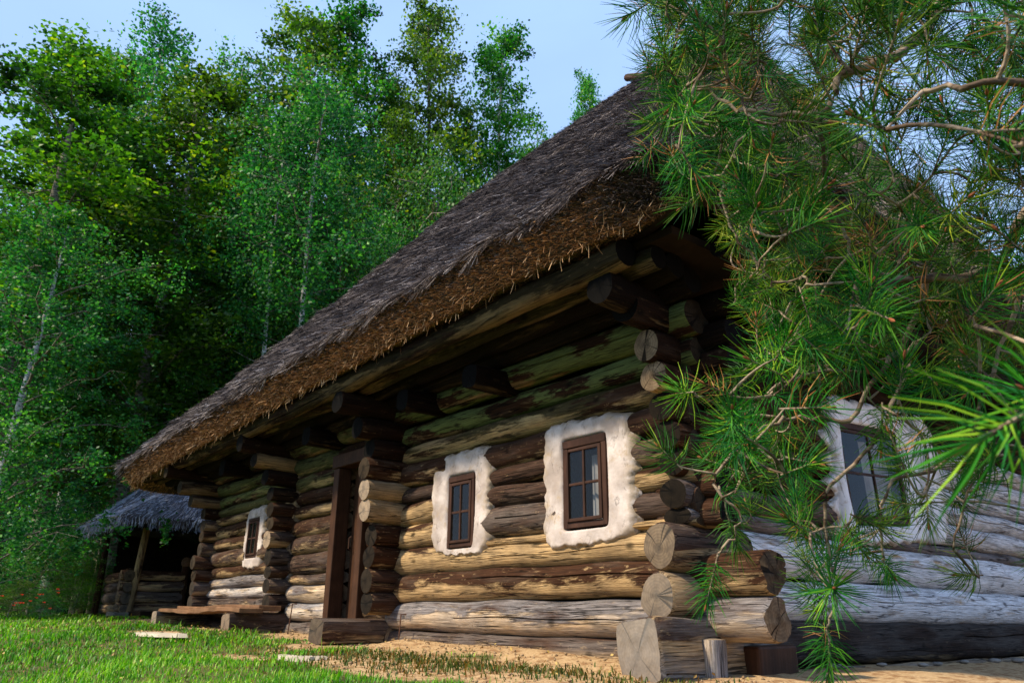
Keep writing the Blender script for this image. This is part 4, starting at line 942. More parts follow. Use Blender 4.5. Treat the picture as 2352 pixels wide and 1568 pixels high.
def grow_tree(seed, H=20.0, crown0=.25, rad=2.6, shape='aspen', n_leaf=22000, leaf=.13, mat=None, barkm=None, limbs=46):
    """returns (trunk mesh, crown mesh); unit metres, base at the origin"""
    rs = np.random.RandomState(seed); mb = MB()
    ph = rs.uniform(0, 6.28, 6)
    def axis(z): return np.array([.35 * math.sin(z / H * 3 + ph[0]) * z / H, .35 * math.sin(z / H * 2.6 + ph[1]) * z / H, z])
    zs_ = np.linspace(0, H * .97, 18)
    mb.tube([axis(z) for z in zs_], [max(.015, (.0052 if crown0 > .5 else .0088) * H * (1 - z / H) ** .8 + .01) for z in zs_], 8)
    nmain = len(mb.f)
    pts = []; wts = []; tt = []
    for k in range(limbs):
        lb = rs.uniform(0, 1)
        u = crown0 + (1 - crown0) * ((k + rs.uniform(0, 1)) / limbs) ** .95
        z = H * min(u, .98); az = k * 2.4 + rs.uniform(-.5, .5)
        uu = (u - crown0) / (1 - crown0)
        if shape == 'aspen': R_ = rad * (math.sin(math.pi * min(1, uu * .88 + .17)) ** .8) * rs.uniform(.6, 1.15) + .25; rise = .55
        elif shape == 'spire': R_ = rad * (1 - uu ** 1.6) ** .8 * rs.uniform(.6, 1.15) + .35; rise = .95
        elif shape == 'birch': R_ = rad * (math.sin(math.pi * min(1, uu * .8 + .2)) ** .7) * rs.uniform(.6, 1.15) + .25; rise = .65
        else: R_ = rad * (math.sin(math.pi * min(1, uu * .6 + .35))) * rs.uniform(.7, 1.15) + .1; rise = .5
        o = axis(z); d = np.array([math.cos(az), math.sin(az), 0])
        npt = 6; path = []
        for q in range(npt + 1):
            t = q / npt; p = o + d * R_ * t + np.array([0, 0, R_ * rise * (t - .35 * t * t)]) + rs.normal(0, .04, 3) * R_ * t
            path.append(p)
        mb.tube(path, [max(.006, .013 * R_ * (1 - q / npt * .85)) for q in range(npt + 1)], 4, cap=False)
        # clumps along the limb
        nc = int(5 + R_ * 3.2)
        for c in range(nc):
            t = rs.uniform(.22, 1.05); q = min(int(t * npt), npt - 1); f = t * npt - q
            p = path[q] * (1 - f) + path[q + 1] * f + rs.normal(0, .26 + .10 * R_, 3) * np.array([1, 1, .7])
            pts.append(p); wts.append(rs.uniform(.3, 1.7)); tt.append(np.clip(.6 * lb + .5 * rs.uniform(0, 1), 0, 1))
            if rs.uniform() < .45: mb.tube([path[q], (path[q] + p) / 2 + rs.normal(0, .05, 3), p], [.010, .007, .003], 3, cap=False)
    pts = np.array(pts); wts = np.array(wts); tt = np.array(tt)
    # clump sized blobs of leaves
    ci = rs.choice(len(pts), n_leaf, p=wts / wts.sum())
    sg = (.10 + .17 * tt[ci])[:, None]
    P_ = pts[ci] + rs.normal(0, 1, (n_leaf, 3)) * sg * np.array([1, 1, .62])
    if shape == 'birch':
        P_[:, 2] -= np.abs(rs.exponential(.55, n_leaf)) * rs.uniform(0, 1, n_leaf)
        # hanging strands
        st = rs.choice(len(pts), 260); m_ = n_leaf // 3; si = rs.randint(0, 260, m_)
        P_[:m_] = pts[st[si]] + rs.normal(0, .07, (m_, 3)) + np.stack([np.zeros(m_), np.zeros(m_), -rs.uniform(0, 2.0, m_) * (.4 + .6 * (si % 7) / 7)], 1)
    tint = np.clip(.12 + .6 * tt[ci] + rs.normal(0, .17, n_leaf), 0, 1)
    size = leaf * rs.uniform(.6, 1.3, n_leaf)
    crown = leaf_mesh('crown_%s' % shape, P_, size, tint, mat, rs, .6 if shape == 'birch' else 0)
    me = bpy.data.meshes.new('trunk'); me.from_pydata(mb.v, [], mb.f); me.materials.append(barkm); me.materials.append(M_ABARK); me.polygons.foreach_set('material_index', np.array([0 if q < nmain else 1 for q in range(len(mb.f))], dtype=np.int32))
    me.polygons.foreach_set('use_smooth', np.ones(len(me.polygons), dtype=bool)); me.update()
    return me, crown
VAR = {
    'aspen0': grow_tree(1, 20, .16, 2.9, 'aspen', 40000, .125, M_LEAF, M_ABARK, 52),
    'aspen1': grow_tree(2, 20, .22, 2.5, 'aspen', 34000, .125, M_LEAF, M_ABARK, 46),
    'spire0': grow_tree(3, 20, .25, 2.5, 'spire', 27000, .13, M_LEAF, M_ABARK, 50),
    'spire1': grow_tree(4, 20, .30, 2.1, 'spire', 22000, .13, M_LEAF, M_BBARK, 46),
    'birch0': grow_tree(5, 20, .25, 2.4, 'birch', 23000, .125, M_BIRCH, M_BBARK, 44),
    'birch2': grow_tree(15, 20, .05, 4.4, 'birch', 36000, .14, M_BIRCH, M_BBARK, 60),
    'birch1': grow_tree(6, 20, .35, 2.0, 'birch', 16000, .125, M_BIRCH, M_BBARK, 40),
    'birch3': grow_tree(25, 20, .52, 2.0, 'birch', 15000, .12, M_BIRCH, M_BBARK, 34),
    'low0': grow_tree(8, 6, .12, 2.3, 'low', 30000, .055, M_LEAF, M_ABARK, 40),
    'low1': grow_tree(9, 6, .10, 2.0, 'low', 26000, .055, M_BIRCH, M_ABARK, 36),
}
def top_z(px, py, dist):
    p = plan(px, dist); d = ray(px, py); t = dist / math.hypot(d[0], d[1]); return CAM[2] + t * d[2]
def tree(kind, px, dist, top_py, label, group, name='broadleaf_tree', cat='tree', wide=1.0, rz=None, lean=(0, 0)):
    p = plan(px, dist); z0 = float(gz(p[0], p[1])) - .05
    H = top_z(px, top_py, dist) - z0; base = 20.0 if kind[:3] != 'low' else 6.0
    s = H / base
    t = empty(name, (p[0], p[1], z0), rz if rz is not None else rnd.uniform(0, 6.28))
    sx = wide * (1.0 if base == 20 else s); 
    t.scale = (sx, sx, s)
    t.rotation_euler = (lean[0], lean[1], t.rotation_euler[2])
    tm, cm = VAR[kind]
    link('trunk', tm, t); link('crown', cm, t)
    return tag(t, label, cat, group)
G = 'forest trees behind the house'
T_ = [
 ('birch0', 95, 23, -30, 'tall birch with thin feathery top at the far left of the forest', 1.0),
 ('aspen0', 235, 21, 95, 'broad bright green aspen, widest crown left of the slender birch', 1.15),
 ('aspen1', -110, 20, 0, 'leafy aspen cut by the left edge of the picture', 1.2),
 ('aspen1', 45, 25, 45, 'full aspen between the feathery birch and the left edge', 1.1),
 ('birch1', 385, 25, 60, 'slender birch with nodding top right of the broad bright aspen', 1.0),
 ('spire0', 555, 26, -15, 'tall pointed aspen, left one of the two highest tops', 1.25),
 ('spire1', 690, 26, 0, 'tall pointed aspen, right one of the two highest tops', 1.2),
 ('birch3', 640, 17.6, 175, 'pale-trunked birch standing in front of the two highest aspens', .85),
 ('aspen1', 790, 27, 170, 'darker aspen in the dip right of the two highest tops', .9),
 ('spire0', 925, 27, 25, 'tall tapering aspen alone above the middle of the thatched roof', 1.15),
 ('aspen0', 870, 24, 250, 'full leafy aspen with forked bare trunk just behind the roof', .85),
 ('birch1', 1045, 29, 285, 'lower birch filling the gap before the rightmost dark tree', .9),
 ('spire1', 1150, 28, 85, 'dark slender tree rightmost of the forest row', 1.1),
 ('aspen1', 1385, 34, 175, 'treetop just peeping over the thatched ridge', .8),
 ('birch0', 480, 22, 330, 'mid height birch with hanging twigs below the pointed aspens', .9),
 ('birch3', 338, 22.5, 250, 'thin birch with white stem showing in the dark gap left of the roof', .7),
 ('birch3', 545, 18.2, 230, 'thin birch with white stem above the lower roof end', .7),
 ('birch2', -75, 16.5, 430, 'near birch with white trunk and hanging branches at the left edge', .55),
]
for k, px, d, ty, lab, wd in T_: tree(k, px, d, ty, lab, G, name='birch_tree' if 'birch' in k else 'aspen_tree', wide=wd)
kinds = ['aspen0', 'birch0', 'aspen1', 'birch1']
back = [(-60, 31, 300), (60, 33, 330), (170, 29, 400), (300, 33, 360), (430, 30, 430), (540, 33, 440), (680, 30, 480), (780, 33, 440), (860, 31, 480), (980, 32, 520), (1090, 32, 520), (1230, 36, 330)]
for i_, (px, d, ty) in enumerate(back):
    tree(kinds[i_ % 4], px, d, ty, 'shaded %s in the second forest row, %s from the left behind the front trees' % ('birch' if i_ % 2 else 'aspen', ['first', 'second', 'third', 'fourth', 'fifth', 'sixth', 'seventh', 'eighth', 'ninth', 'tenth', 'eleventh', 'twelfth'][i_]), 'second row of forest trees', name='birch_tree' if i_ % 2 else 'aspen_tree', wide=1.15)
low = [(60, 21, 760, 'low1', 'pale green young birch beside the near white trunk'), (200, 24, 700, 'low1', 'hanging green young birch under the broad aspen'), (330, 25, 620, 'low0', 'dark young tree left of the white birch stems'),
       (455, 24.5, 500, 'low0', 'light green young tree rising left of the roof slope'), (590, 23, 560, 'low0', 'young tree in the hollow above the far roof end'),
       (740, 20, 590, 'low0', 'light green young tree close over the roof middle'), (850, 21, 520, 'low1', 'young birch tree standing right over the roof middle'), (500, 21, 880, 'low0', 'bright bush tree peeping over the lower roof end'), (970, 22, 400, 'low1', 'young birch under the dark slender tree')]
for (px, d, ty, k, lab) in low: tree(k, px, d, ty, lab, 'young trees at the forest edge', name='young_tree', wide=.8)
# hedge-height bushes at the forest edge
blab = ['leafy bush at the left end of the forest edge', 'low bright bush left of the shelter', 'bush with arching shoots beside the shelter railing', 'small bush in front of the white birch trunk', 'shaded bush under the young birches', 'fern green bush in the forest gap', 'bush growing just behind the shelter']
for i_, ((px, d, ty), lab) in enumerate(zip([(15, 15.5, 1335), (225, 21.0, 1300), (165, 20.5, 1290), (90, 15.3, 1355), (60, 18, 1240), (120, 23, 1180), (270, 26, 1270)], blab)):
    tree('low1' if i_ % 2 else 'low0', px, d, ty, lab, 'bushes at the forest edge', name='bush', cat='bush', wide=1.8 if i_ != 1 else 1.5)

# far woodland closing the view
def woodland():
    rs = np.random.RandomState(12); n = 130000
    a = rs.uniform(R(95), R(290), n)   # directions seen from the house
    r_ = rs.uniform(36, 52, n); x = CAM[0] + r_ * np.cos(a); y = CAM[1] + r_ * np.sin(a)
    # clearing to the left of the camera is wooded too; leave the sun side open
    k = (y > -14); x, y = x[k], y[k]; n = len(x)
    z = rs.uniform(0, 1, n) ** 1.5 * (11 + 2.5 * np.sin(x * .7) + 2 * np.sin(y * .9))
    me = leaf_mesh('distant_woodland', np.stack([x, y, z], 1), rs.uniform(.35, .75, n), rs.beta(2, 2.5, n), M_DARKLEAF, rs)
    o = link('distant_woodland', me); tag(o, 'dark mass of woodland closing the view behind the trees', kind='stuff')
woodland()

# ------------------------------------------------------------------ grass
M_GRASS = tint_mat('meadow_grass', [(0.0, (0.012, 0.060, 0.004)), (0.5, (0.085, 0.32, 0.003)), (0.8, (0.27, 0.52, 0.008)), (1.0, (0.42, 0.42, 0.10))], .5, .35, (1.3, 1.6, .5), 0, .4)
M_DRY = tint_mat('dry_weeds', [(0.0, (0.030, 0.050, 0.010)), (0.5, (0.07, 0.12, 0.015)), (0.8, (0.24, 0.12, 0.025)), (1.0, (0.34, 0.22, 0.08))], .6, .25, (1.3, 1.3, .6))
def blades(name, x, y, h, wd, tint, mat, seed):
    rs = np.random.RandomState(seed); n = len(x); z = gz(x, y)
    az = rs.uniform(0, 6.28, n); ln = rs.uniform(.15, 1.1, n)
    sd = np.stack([-np.sin(az), np.cos(az), np.zeros(n)], 1) * (wd / 2)[:, None]; ld = np.stack([np.cos(az), np.sin(az), np.zeros(n)], 1)
    b = np.stack([x, y, z - .01], 1); m_ = b + ld * (h * ln * .3)[:, None] + np.array([0, 0, 1]) * (h * .6)[:, None]
    t = b + ld * (h * ln)[:, None] + np.array([0, 0, 1]) * (h * (1 - .3 * ln))[:, None]
    V = np.stack([b - sd, b + sd, m_ + sd * .8, m_ - sd * .8, t], 1).reshape(-1, 3); i0 = np.arange(n) * 5
    me_v = V
    me = bpy.data.meshes.new(name); me.vertices.add(len(V)); me.vertices.foreach_set('co', V.astype(np.float32).ravel())
    q = np.stack([i0, i0 + 1, i0 + 2, i0 + 3], 1); tr = np.stack([i0 + 3, i0 + 2, i0 + 4], 1)
    lp = np.concatenate([q.ravel(), tr.ravel()]); me.loops.add(len(lp)); me.loops.foreach_set('vertex_index', lp.astype(np.int32))
    me.polygons.add(2 * n); me.polygons.foreach_set('loop_start', np.concatenate([np.arange(n) * 4, 4 * n + np.arange(n) * 3]).astype(np.int32))
    me.polygons.foreach_set('loop_total', np.concatenate([np.full(n, 4), np.full(n, 3)]).astype(np.int32))
    me.materials.append(mat); me.update(calc_edges=True); me.validate()
    a = me.attributes.new('tint', 'FLOAT', 'POINT'); a.data.foreach_set('value', np.repeat(tint, 5).astype(np.float32))
    return link(name, me)
def grass():
    rs = np.random.RandomState(31); n = 520000
    # polar sampling about the camera, denser nearby
    az = rs.uniform(R(95), R(215), n); r_ = 1.1 * (24 / 1.1) ** (rs.uniform(0, 1, n) ** .85)
    x = CAM[0] + r_ * np.cos(az); y = CAM[1] + r_ * np.sin(az)
    s = sandiness(x, y) + rs.normal(0, .12, n)
    k = (s < .55) & (y < -.2 + 20 * (x < -10)) & ~((x > 0) & (y > -1.0))
    k &= rs.uniform(0, 1, n) < np.where(s > .2, .22, 1)
    pat = np.sin(3.7 * x + 2 * np.sin(2.9 * y)) * np.sin(5.1 * y + 1.5 * np.sin(3.3 * x)) + .5 * np.sin(11 * x + 7 * y)
    k &= (pat > -.15) | (s < .02) | (rs.uniform(0, 1, n) < .12)
    x, y, s, r_ = x[k], y[k], s[k], r_[k]; n = len(x)
    dry = np.clip(.5 + .5 * np.sin(x * 1.3 + 2 * np.sin(y * 1.7)) - .3, 0, 1) * .35 + np.clip((y + 2.4) / 1.4, 0, 1) * .45
    isd = rs.uniform(0, 1, n) < dry * .6
    h = rs.uniform(.022, .070, n) * (1 + .35 * np.sin(x * 2.2) * np.sin(y * 3.1)) * np.where(s > .25, .8, 1)
    h = h * np.clip(1.15 - .1 * 0, .5, 1.2) * np.where(rs.uniform(0, 1, n) > .97, 1.8, 1)
    wd = rs.uniform(.0035, .008, n) * np.clip(r_ / 5, 1, 4)
    tn = np.clip(.45 + .12 * np.sin(x * .9 + y) + .16 * np.sin(x * 5 + 3 * np.sin(y * 4)) * np.sin(y * 6 + x) + rs.normal(0, .22, n), 0, 1)
    a = blades('grass', x[~isd], y[~isd], h[~isd], wd[~isd], tn[~isd], M_GRASS, 4); tag(a, 'bright green lawn grass in front of the house', kind='stuff')
    b = blades('dry_grass', x[isd], y[isd], h[isd] * .9, wd[isd], rs.beta(1.3, 1.6, isd.sum()), M_DRY, 5); tag(b, 'brownish dry grass and weeds along the sandy edge', kind='stuff')
grass()
def weed_tufts():
    rs = np.random.RandomState(77); X, Y, H_, W_, T2 = [], [], [], [], []
    spots = [(at(px, py, 1, Y0)[:2]) for (px, py, Y0) in ((930, 1520, -1.25), (985, 1535, -1.3), (860, 1515, -1.4), (1020, 1550, -1.2), (900, 1548, -1.6), (1180, 1555, -1.15), (1080, 1562, -1.15), (1240, 1560, -1.0), (760, 1500, -1.5), (640, 1490, -1.5), (1370, 1552, -.95), (480, 1470, -1.4), (700, 1540, -1.9), (1560, 1566, -.75))]
    for (cx_, cy_) in spots:
        m_ = 260; X.append(cx_ + rs.normal(0, .30, m_)); Y.append(cy_ + rs.normal(0, .16, m_)); H_.append(rs.uniform(.015, .075, m_)); T2.append(rs.uniform(0, .9, m_))
    X, Y, H_, T2 = [np.concatenate(q) for q in (X, Y, H_, T2)]
    o = blades('weeds', X, Y, H_, np.full(len(X), .011), T2, M_DRY, 8); tag(o, 'reddish brown weed patches on the bare sand', kind='stuff')
weed_tufts()
def crumbs():
    rs = np.random.RandomState(55); n = 5200
    x = rs.uniform(-8, 2.6, n); y = rs.uniform(-2.3, -.1, n) * np.where(x > .4, .6, 1); k = (sandiness(x, y) > .3); x, y = x[k], y[k]; n = len(x)
    s = .004 + .014 * rs.uniform(0, 1, n) ** 4; c = np.stack([x, y, gz(x, y) + s * .3], 1)
    o8 = np.array([(1, 0, 0), (0, 1, 0), (-1, 0, 0), (0, -1, 0), (0, 0, .8), (0, 0, -.8)], float)
    V = c[:, None, :] + o8[None] * s[:, None, None] * rs.uniform(.6, 1.4, (n, 6, 1)); f = np.array([(0, 1, 4), (1, 2, 4), (2, 3, 4), (3, 0, 4), (1, 0, 5), (2, 1, 5), (3, 2, 5), (0, 3, 5)])
    F_ = (np.arange(n)[:, None, None] * 6 + f[None]).reshape(-1, 3)
    o = mesh_np('sand_crumbs', V.reshape(-1, 3), F_, [M_CRUMB]); tag(o, 'small clods and chips scattered on the bare sand', kind='stuff')
M_CRUMB = board_mat('clods', (0.42, 0.30, 0.17), (0.14, 0.085, 0.045), (3, 3, 3), .95)
crumbs()
def fallen():
    rs = np.random.RandomState(56); n = 420; x = rs.uniform(-9, 2.2, n); y = rs.uniform(-3.6, -.3, n)
    me = leaf_mesh('fallen_leaves', np.stack([x, y, gz(x, y) + rs.uniform(.008, .05, n)], 1), rs.uniform(.018, .04, n), rs.uniform(.2, 1, n), M_NDEAD0, rs)
    tag(link('fallen_leaves', me), 'few small yellowed leaves fallen in the grass and on the sand', kind='stuff')
M_NDEAD0 = tint_mat('dead_leaf', [(0.0, (0.16, 0.07, 0.02)), (1.0, (0.50, 0.36, 0.10))], .6)
fallen()
# red flowers at the forest edge
M_RED, n_, b_r = new_mat('red_petals'); b_r.inputs['Base Color'].default_value = (.6, .04, .02, 1)
mb = MB()
for k in range(16):
    p = plan(rnd.uniform(-20, 125), rnd.uniform(14.0, 15.2)); z = float(gz(p[0], p[1])) + rnd.uniform(.15, .5)
    for q in range(5):
        a = q * 1.257; mb.add([(p[0], p[1], z), (p[0] + .022 * math.cos(a - .4), p[1] + .022 * math.sin(a - .4), z + .02), (p[0] + .03 * math.cos(a), p[1] + .03 * math.sin(a), z + .01), (p[0] + .022 * math.cos(a + .4), p[1] + .022 * math.sin(a + .4), z + .02)], [(0, 1, 2, 3)])
o = mb.build('red_flowers', M_RED); tag(o, 'scattered small red flowers at the forest edge', kind='stuff')
# dry twigs lying in the grass edge
mb = MB()
for (px, py, qx, qy) in ((50, 1402, 75, 1392), (75, 1392, 95, 1398), (112, 1402, 116, 1388)):
    a = deep(px, py, 14.0); b = deep(qx, qy, 14.0); mb.tube([a, (a + b) / 2 + np.array([0, 0, .03]), b], [.02, .015, .01], 5)
o = mb.build('dry_twig', M_ABARK); tag(o, 'bare dry twig lying at the far grass edge', 'twig')

# ------------------------------------------------------------------ pine with hanging branches, close to the camera
M_NEEDLE = tint_mat('pine_needles', [(0.0, (0.008, 0.050, 0.012)), (0.45, (0.022, 0.135, 0.014)), (0.8, (0.090, 0.265, 0.012)), (1.0, (0.32, 0.44, 0.03))], .5, .3, (1.4, 1.6, .4), .45, .15)
M_NDEAD = tint_mat('dead_needles', [(0.0, (0.20, 0.075, 0.015)), (1.0, (0.42, 0.20, 0.05))], .6)
M_PBARK = bark('pine_twig_bark', (0.30, 0.23, 0.16), (0.11, 0.075, 0.05), .5)
M_BUD, n_, b_b = new_mat('pine_bud'); b_b.inputs['Base Color'].default_value = (.30, .10, .045, 1)
def tuft_arrays(seed, n=70, dead=.04, L=.068, ax=.075, tb=0.0):
    rs = np.random.RandomState(seed); V = []; F3 = []; mi = []; tn = []
    for k in range(n):
        t = (k + rs.uniform(0, 1)) / n; z = ax * t; az = k * 2.4 + rs.uniform(-.3, .3)
        tilt = R(np.interp(t, [0, .6, 1], [78, 58, 22]) + rs.uniform(-14, 14)); l = L * rs.uniform(.78, 1.12)
        d = np.array([math.sin(tilt) * math.cos(az), math.sin(tilt) * math.sin(az), math.cos(tilt)])
        s = np.cross(d, [0, 0, 1.0]); s /= np.linalg.norm(s) + 1e-9; u = np.cross(s, d)
        b = np.array([0, 0, z]); wd = .00105
        mid = b + d * l * .55 + np.array([0, 0, -.004]) ; tip = b + d * l + np.array([0, 0, .006]) - u * .002
        base = len(V)
        for (p, w_) in ((b, .8), (mid, 1.0), (tip, .25)):
            for q in range(3):
                a = 2.094 * q; V.append(p + wd * w_ * (math.cos(a) * s + math.sin(a) * u))
        for g_ in range(2):
            for q in range(3):
                a0 = base + 3 * g_ + q; b0 = base + 3 * g_ + (q + 1) % 3; F3.append((a0, b0, b0 + 3, a0 + 3)); mi.append(1 if (k % 100) / 100 < dead and dead else 0)
        tv = np.clip(rs.normal(.50, .22) + tb, 0, 1); tn += [tv] * 9
        dead_k = rs.uniform() < dead
        for q in range(6): mi[-1 - q] = 1 if dead_k else 0
    # twig core and bud
    mb = MB(); mb.tube([(0, 0, -.01), (0, 0, ax)], [.0022, .0016], 5); mb.tube([(0, 0, ax), (0, 0, ax + .006), (0, 0, ax + .014), (0, 0, ax + .018)], [.0016, .0032, .0022, .0005], 5)
    base = len(V); V += [np.array(p) for p in mb.v]; tn += [.4] * len(mb.v)
    return V, F3, mi, tn, [tuple(i + base for i in f) for f in mb.f]
def tuft_mesh(seed, **k):
    V, F3, mi, tn, fx = tuft_arrays(seed, **k)
    faces = [f for f in F3] + fx; m_ = mi + [2 + (1 if q > 6 else 0) for q in range(len(fx))]
    o = mesh_np('needle_tuft', np.array(V), faces, [M_NEEDLE, M_NDEAD, M_PBARK, M_BUD], matidx=m_, tint=tn)
    me = o.data; bpy.data.objects.remove(o); return me
BRIGHT = tuft_mesh(21, n=60, dead=.03, L=.07, ax=.07, tb=.28)  # raised tints paint sunlight on the nearest and some random tufts
TUFTS = [tuft_mesh(s, n=nn, dead=dd, L=ll, ax=aa) for s, nn, dd, ll, aa in ((1, 62, .03, .070, .08), (2, 74, .05, .062, .07), (3, 54, .02, .074, .06), (4, 80, .06, .058, .09), (5, 46, .10, .066, .07), (6, 66, .0, .072, .05), (7, 44, .5, .060, .07))]

def inside(poly, x, y):
    c = False; n = len(poly)
    for i in range(n):
        x1, y1 = poly[i]; x2, y2 = poly[(i + 1) % n]
        if (y1 > y) != (y2 > y) and x < (x2 - x1) * (y - y1) / (y2 - y1) + x1: c = not c
    return c
def build_pine():
    rs = np.random.RandomState(9)
    tb = deep(4300, 900, 2.1); tb = np.array([tb[0], tb[1], float(gz(tb[0], tb[1]))])
    pine = empty('pine_tree', tuple(tb)); tag(pine, 'pine tree whose needle branches hang across the right of the view', 'tree')
    O = np.array(tb)
    mb = MB(); mb.tube([(0, 0, -.1), (0.02, .03, 1.2), (.06, 0, 2.6), (.1, .05, 4.2), (.1, .1, 6.5), (.05, .1, 8.5)], [.17, .145, .125, .10, .06, .02], 14); mb.build('trunk', M_PBARK, pine, smooth=True)
    # main branches read off the photograph, each point with its own distance
    mains = [
        [(4300, -900, 2.3), (3200, -420, 2.15), (2500, -180, 2.0), (2200, -40, 1.9), (2130, 60, 1.8), (2050, 130, 1.75), (1925, 180, 1.7)],
        [(1925, 180, 1.7), (1900, 250, 1.68), (1830, 262, 1.7), (1750, 262, 1.72), (1690, 250, 1.75), (1600, 200, 1.8), (1540, 250, 1.8)],
        [(1880, 262, 1.68), (1885, 330, 1.7), (1900, 420, 1.75), (1925, 500, 1.8), (1955, 580, 1.8), (1975, 700, 1.82), (1960, 790, 1.85)],
        [(4300, 300, 2.2), (3200, 330, 2.1), (2600, 420, 1.95), (2400, 440, 1.9), (2300, 600, 1.88), (2200, 640, 1.85), (2100, 640, 1.82), (2000, 660, 1.8)],
        [(2130, 640, 1.85), (2080, 780, 1.9), (2020, 860, 1.9), (1950, 960, 1.9), (1880, 960, 1.9), (1800, 960, 1.88), (1700, 950, 1.85), (1600, 910, 1.8)],
        [(2100, 780, 1.85), (2060, 900, 1.85), (2010, 1010, 1.8), (1960, 1070, 1.78), (1900, 1130, 1.76), (1905, 1250, 1.75), (1915, 1340, 1.75), (1905, 1420, 1.75)],
        [(1800, 960, 1.88), (1700, 1020, 1.8), (1640, 1110, 1.78), (1700, 1180, 1.76), (1680, 1240, 1.75), (1650, 1270, 1.74)],
        [(2400, 440, 1.9), (2360, 620, 1.8), (2300, 800, 1.8), (2250, 950, 1.8), (2180, 1060, 1.8), (2050, 1100, 1.8), (2020, 1180, 1.78), (2030, 1280, 1.78)],
        [(2250, 950, 1.8), (2240, 1080, 1.85), (2200, 1180, 1.85), (2190, 1260, 1.85)],
        [(1750, 262, 1.72), (1700, 330, 1.75), (1660, 420, 1.8), (1680, 520, 1.8), (1720, 580, 1.8), (1770, 640, 1.8)],
        [(1830, 500, 1.75), (1780, 560, 1.78), (1720, 640, 1.8), (1690, 660, 1.8)],
        [(4300, -300, 1.6), (3300, 0, 1.4), (2700, 120, 1.2), (2440, 190, 1.15), (2250, 190, 1.15), (2120, 210, 1.2)],
        [(1955, 580, 1.8), (1880, 680, 1.85), (1800, 800, 1.85), (1740, 800, 1.83)],
        [(2020, 860, 1.9), (1900, 850, 1.95), (1800, 880, 1.95), (1740, 930, 1.9), (1700, 960, 1.85)],
    ]
    nodes = []; paths = []
    for mline in mains:
        pts = [deep(*q) for q in mline]
        # smooth by Catmull-Rom
        P2 = []
        for i in range(len(pts) - 1):
            p0 = pts[max(i - 1, 0)]; p1 = pts[i]; p2 = pts[i + 1]; p3 = pts[min(i + 2, len(pts) - 1)]
            for t in (0, .25, .5, .75):
                P2.append(.5 * ((2 * p1) + (-p0 + p2) * t + (2 * p0 - 5 * p1 + 4 * p2 - p3) * t * t + (-p0 + 3 * p1 - 3 * p2 + p3) * t ** 3) + rs.normal(0, .004, 3))
        P2.append(pts[-1]); paths.append(P2)
    r_start = [.022, .0075, .0055, .020, .0085, .0065, .0045, .0065, .004, .005, .003, .012, .004, .0045]; r_end = [.010, .003, .003, .008, .003, .003, .0025, .003, .0025, .0025, .002, .004, .0025, .0025]
    for P2, a, b in zip(paths, r_start, r_end):
        n = len(P2); mb = MB(); mb.tube([p - O for p in P2], [(a + (b - a) * (i / (n - 1)) ** .7) * (1 + .12 * math.sin(i * 2.3)) for i in range(n)], 8); mb.build('branch', M_PBARK, pine, smooth=True)
        for i, p in enumerate(P2): nodes.append((p, None))
    NP = [p for p, _ in nodes]
    # where needles fill the view
    poly = [(1500, -120), (1490, 40), (1530, 120), (1520, 200), (1470, 240), (1470, 340), (1560, 400), (1620, 440), (1650, 480), (1690, 640), (1760, 700), (1740, 760), (1700, 830), (1640, 960), (1570, 1030), (1560, 1090),
            (1640, 1150), (1640, 1250), (1700, 1250), (1760, 1180), (1850, 1220), (1870, 1450), (1960, 1450), (1960, 1280), (2060, 1280), (2140, 1180), (2230, 1280), (2500, 1260), (2600, 600), (2600, -120)]
    def dens(x, y):
        if y < 480: return 1.0 if not (1950 < x < 2250 and 120 < y < 420) else .5
        if y < 900: return .8 if x > 1780 else .5
        if y < 1180: return (.8 if y < 900 else .5) if x < 1820 else (.55 if y < 900 else .13)
        return .33 if x < 2120 else .22
    tg = []
    while len(tg) < 500:
        x = rs.uniform(1460, 2600); y = rs.uniform(-120, 1460)
        if not inside(poly, x, y) or rs.uniform() > dens(x, y): continue
        layer = rs.uniform()
        lim = 2.9 if (y < 560 and x > 1560) else 2.15
        d = rs.uniform(1.45, 2.05) if layer < .62 else rs.uniform(2.0, lim)
        if x > 2300 and rs.uniform() < .10: d = rs.uniform(.9, 1.3)
        tg.append(deep(x, y, d))
    nb_ = 0
    while nb_ < 130:
        x = rs.uniform(1500, 2560); y = rs.uniform(-100, 860)
        if not inside(poly, x, y) or (1950 < x < 2250 and 120 < y < 420): continue
        tg.append(deep(x, y, rs.uniform(2.3, 3.0))); nb_ += 1
    # fixed tufts at branch ends and the big out-of-focus sprays at the right
    fixed = [(1560, 1070, 1.8), (1905, 1470, 1.75), (1900, 1440, 1.75), (1645, 1290, 1.74), (1590, 900, 1.8), (2030, 1290, 1.78), (1690, 690, 1.8), (1740, 790, 1.83), (1770, 660, 1.8), (1530, 25, 1.7), (1560, 60, 1.75), (1510, 190, 1.9), (2020, 190, 1.1), (2030, 300, 1.15)]
    for q in fixed: tg.append(deep(*q))
    tg = np.array(tg); NPa = np.array(NP)
    dmin = np.array([np.min(np.linalg.norm(NPa - p, axis=1)) for p in tg]); order = np.argsort(dmin)
    twl = []; tufts = []
    NL = list(NPa)
    arr = np.zeros((len(NL) + len(tg) * 5 + 10, 3)); arr[:len(NL)] = NPa; cnt = len(NL)
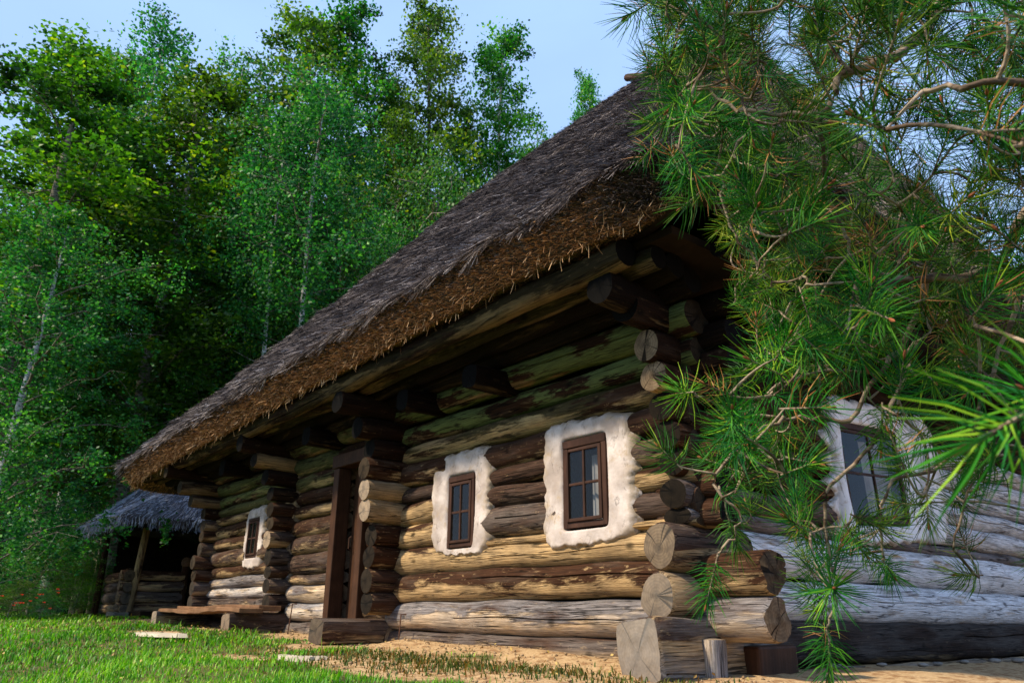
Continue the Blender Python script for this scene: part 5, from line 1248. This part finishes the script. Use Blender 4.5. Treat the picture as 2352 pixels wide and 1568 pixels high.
    for oi in order:
        p = tg[oi]; k = int(np.argmin(np.linalg.norm(arr[:cnt] - p, axis=1))); a = arr[k].copy(); L = np.linalg.norm(p - a)
        side = rs.normal(0, .10, 3) * L; sag = np.array([0, 0, -.10 * L])
        path = [a, a * .66 + p * .34 + side + sag * .4, a * .33 + p * .67 + side * .8 + sag, p]
        P2 = []
        for t in np.linspace(0, 1, 7):
            P2.append((1 - t) ** 3 * path[0] + 3 * (1 - t) ** 2 * t * path[1] + 3 * (1 - t) * t * t * path[2] + t ** 3 * path[3])
        twl.append((np.linalg.norm(p - CAM), [q - O for q in P2], list(np.linspace(.0032, .0017, 7) * (1 + min(L, .4)))))
        for q in P2[2:]: arr[cnt] = q; cnt += 1
        d = P2[-1] - P2[-3]; d /= np.linalg.norm(d) + 1e-9
        d = d * .8 + rs.normal(0, .45, 3) + np.array([0, 0, -.10 if rs.uniform() < .6 else .5]); d /= np.linalg.norm(d)
        tufts.append((p, d))
        if L > .16 and rs.uniform() < .7:  # a second tuft half way
            d2 = P2[4] - P2[2]; d2 /= np.linalg.norm(d2); d2 = d2 + rs.normal(0, .6, 3); d2 /= np.linalg.norm(d2); tufts.append((P2[4], d2))
    twl.sort(key=lambda q: q[0]); rest = MB()
    for k, (_, pp, rr) in enumerate(twl):
        if k < 290: mb = MB(); mb.tube(pp, rr, 5, cap=False); mb.build('twig', M_PBARK, pine, smooth=True)
        else: rest.tube(pp, rr, 5, cap=False)
    tag(rest.build('twig_mass', M_PBARK, pine, smooth=True), kind='stuff')
    # big blurred sprays very near on the right
    for (x, y, d, cnt_) in ((2440, 900, .62, 1),):
        p = deep(x, y, d); dirv = deep(x - 120, y + rs.uniform(20, 160), d) - p; dirv /= np.linalg.norm(dirv); tufts.append((p, dirv))
    mbn = MB(); mbn.tube([deep(3300, 300, 1.4) - O, deep(2800, 560, .8) - O, deep(2500, 800, .66) - O, deep(2430, 880, .62) - O, deep(2435, 900, .62) - O, deep(2440, 905, .62) - O], [.009, .006, .004, .003, .0025, .002], 6)
    mbn.build('branch', M_PBARK, pine, smooth=True)
    dist = np.array([np.linalg.norm(p - CAM) for p, _ in tufts]); od = np.argsort(dist)
    V_, F_, MI, TN = [], [], [], []; off = 0
    for rank, ti in enumerate(od):
        p, d = tufts[ti]; me = BRIGHT if dist[ti] < .95 or (rs.uniform() < .12) else TUFTS[rs.randint(0, 6) if rs.uniform() < .94 else 6]
        q = Vector(d).to_track_quat('Z', 'Y') @ Vector((0, 0, 1)).rotation_difference(Vector((0, 0, 1)))
        s = rs.uniform(.85, 1.2)
        mw = Matrix.Translation(Vector(p - O)) @ q.to_matrix().to_4x4() @ Matrix.Rotation(rs.uniform(0, 6.28), 4, 'Z') @ Matrix.Diagonal((s, s, s, 1))
        if rank < 290:
            o = link('needle_tuft', me, pine); o.matrix_basis = mw
        else:
            nv = len(me.vertices); c = np.empty(nv * 3, dtype=np.float32); me.vertices.foreach_get('co', c); c = c.reshape(-1, 3)
            m3 = np.array(mw.to_3x3()); V_.append(c @ m3.T + np.array(mw.translation))
            for f in me.polygons: F_.append(tuple(v + off for v in f.vertices)); MI.append(f.material_index)
            tv = np.empty(nv, dtype=np.float32); me.attributes['tint'].data.foreach_get('value', tv); TN.append(np.clip(tv + rs.uniform(-.15, .2), 0, 1)); off += nv
    o = mesh_np('needle_mass', np.concatenate(V_), F_, [M_NEEDLE, M_NDEAD, M_PBARK, M_BUD], matidx=MI, tint=np.concatenate(TN), parent=pine); tag(o, kind='stuff')
    print('tufts', len(tufts))
build_pine()
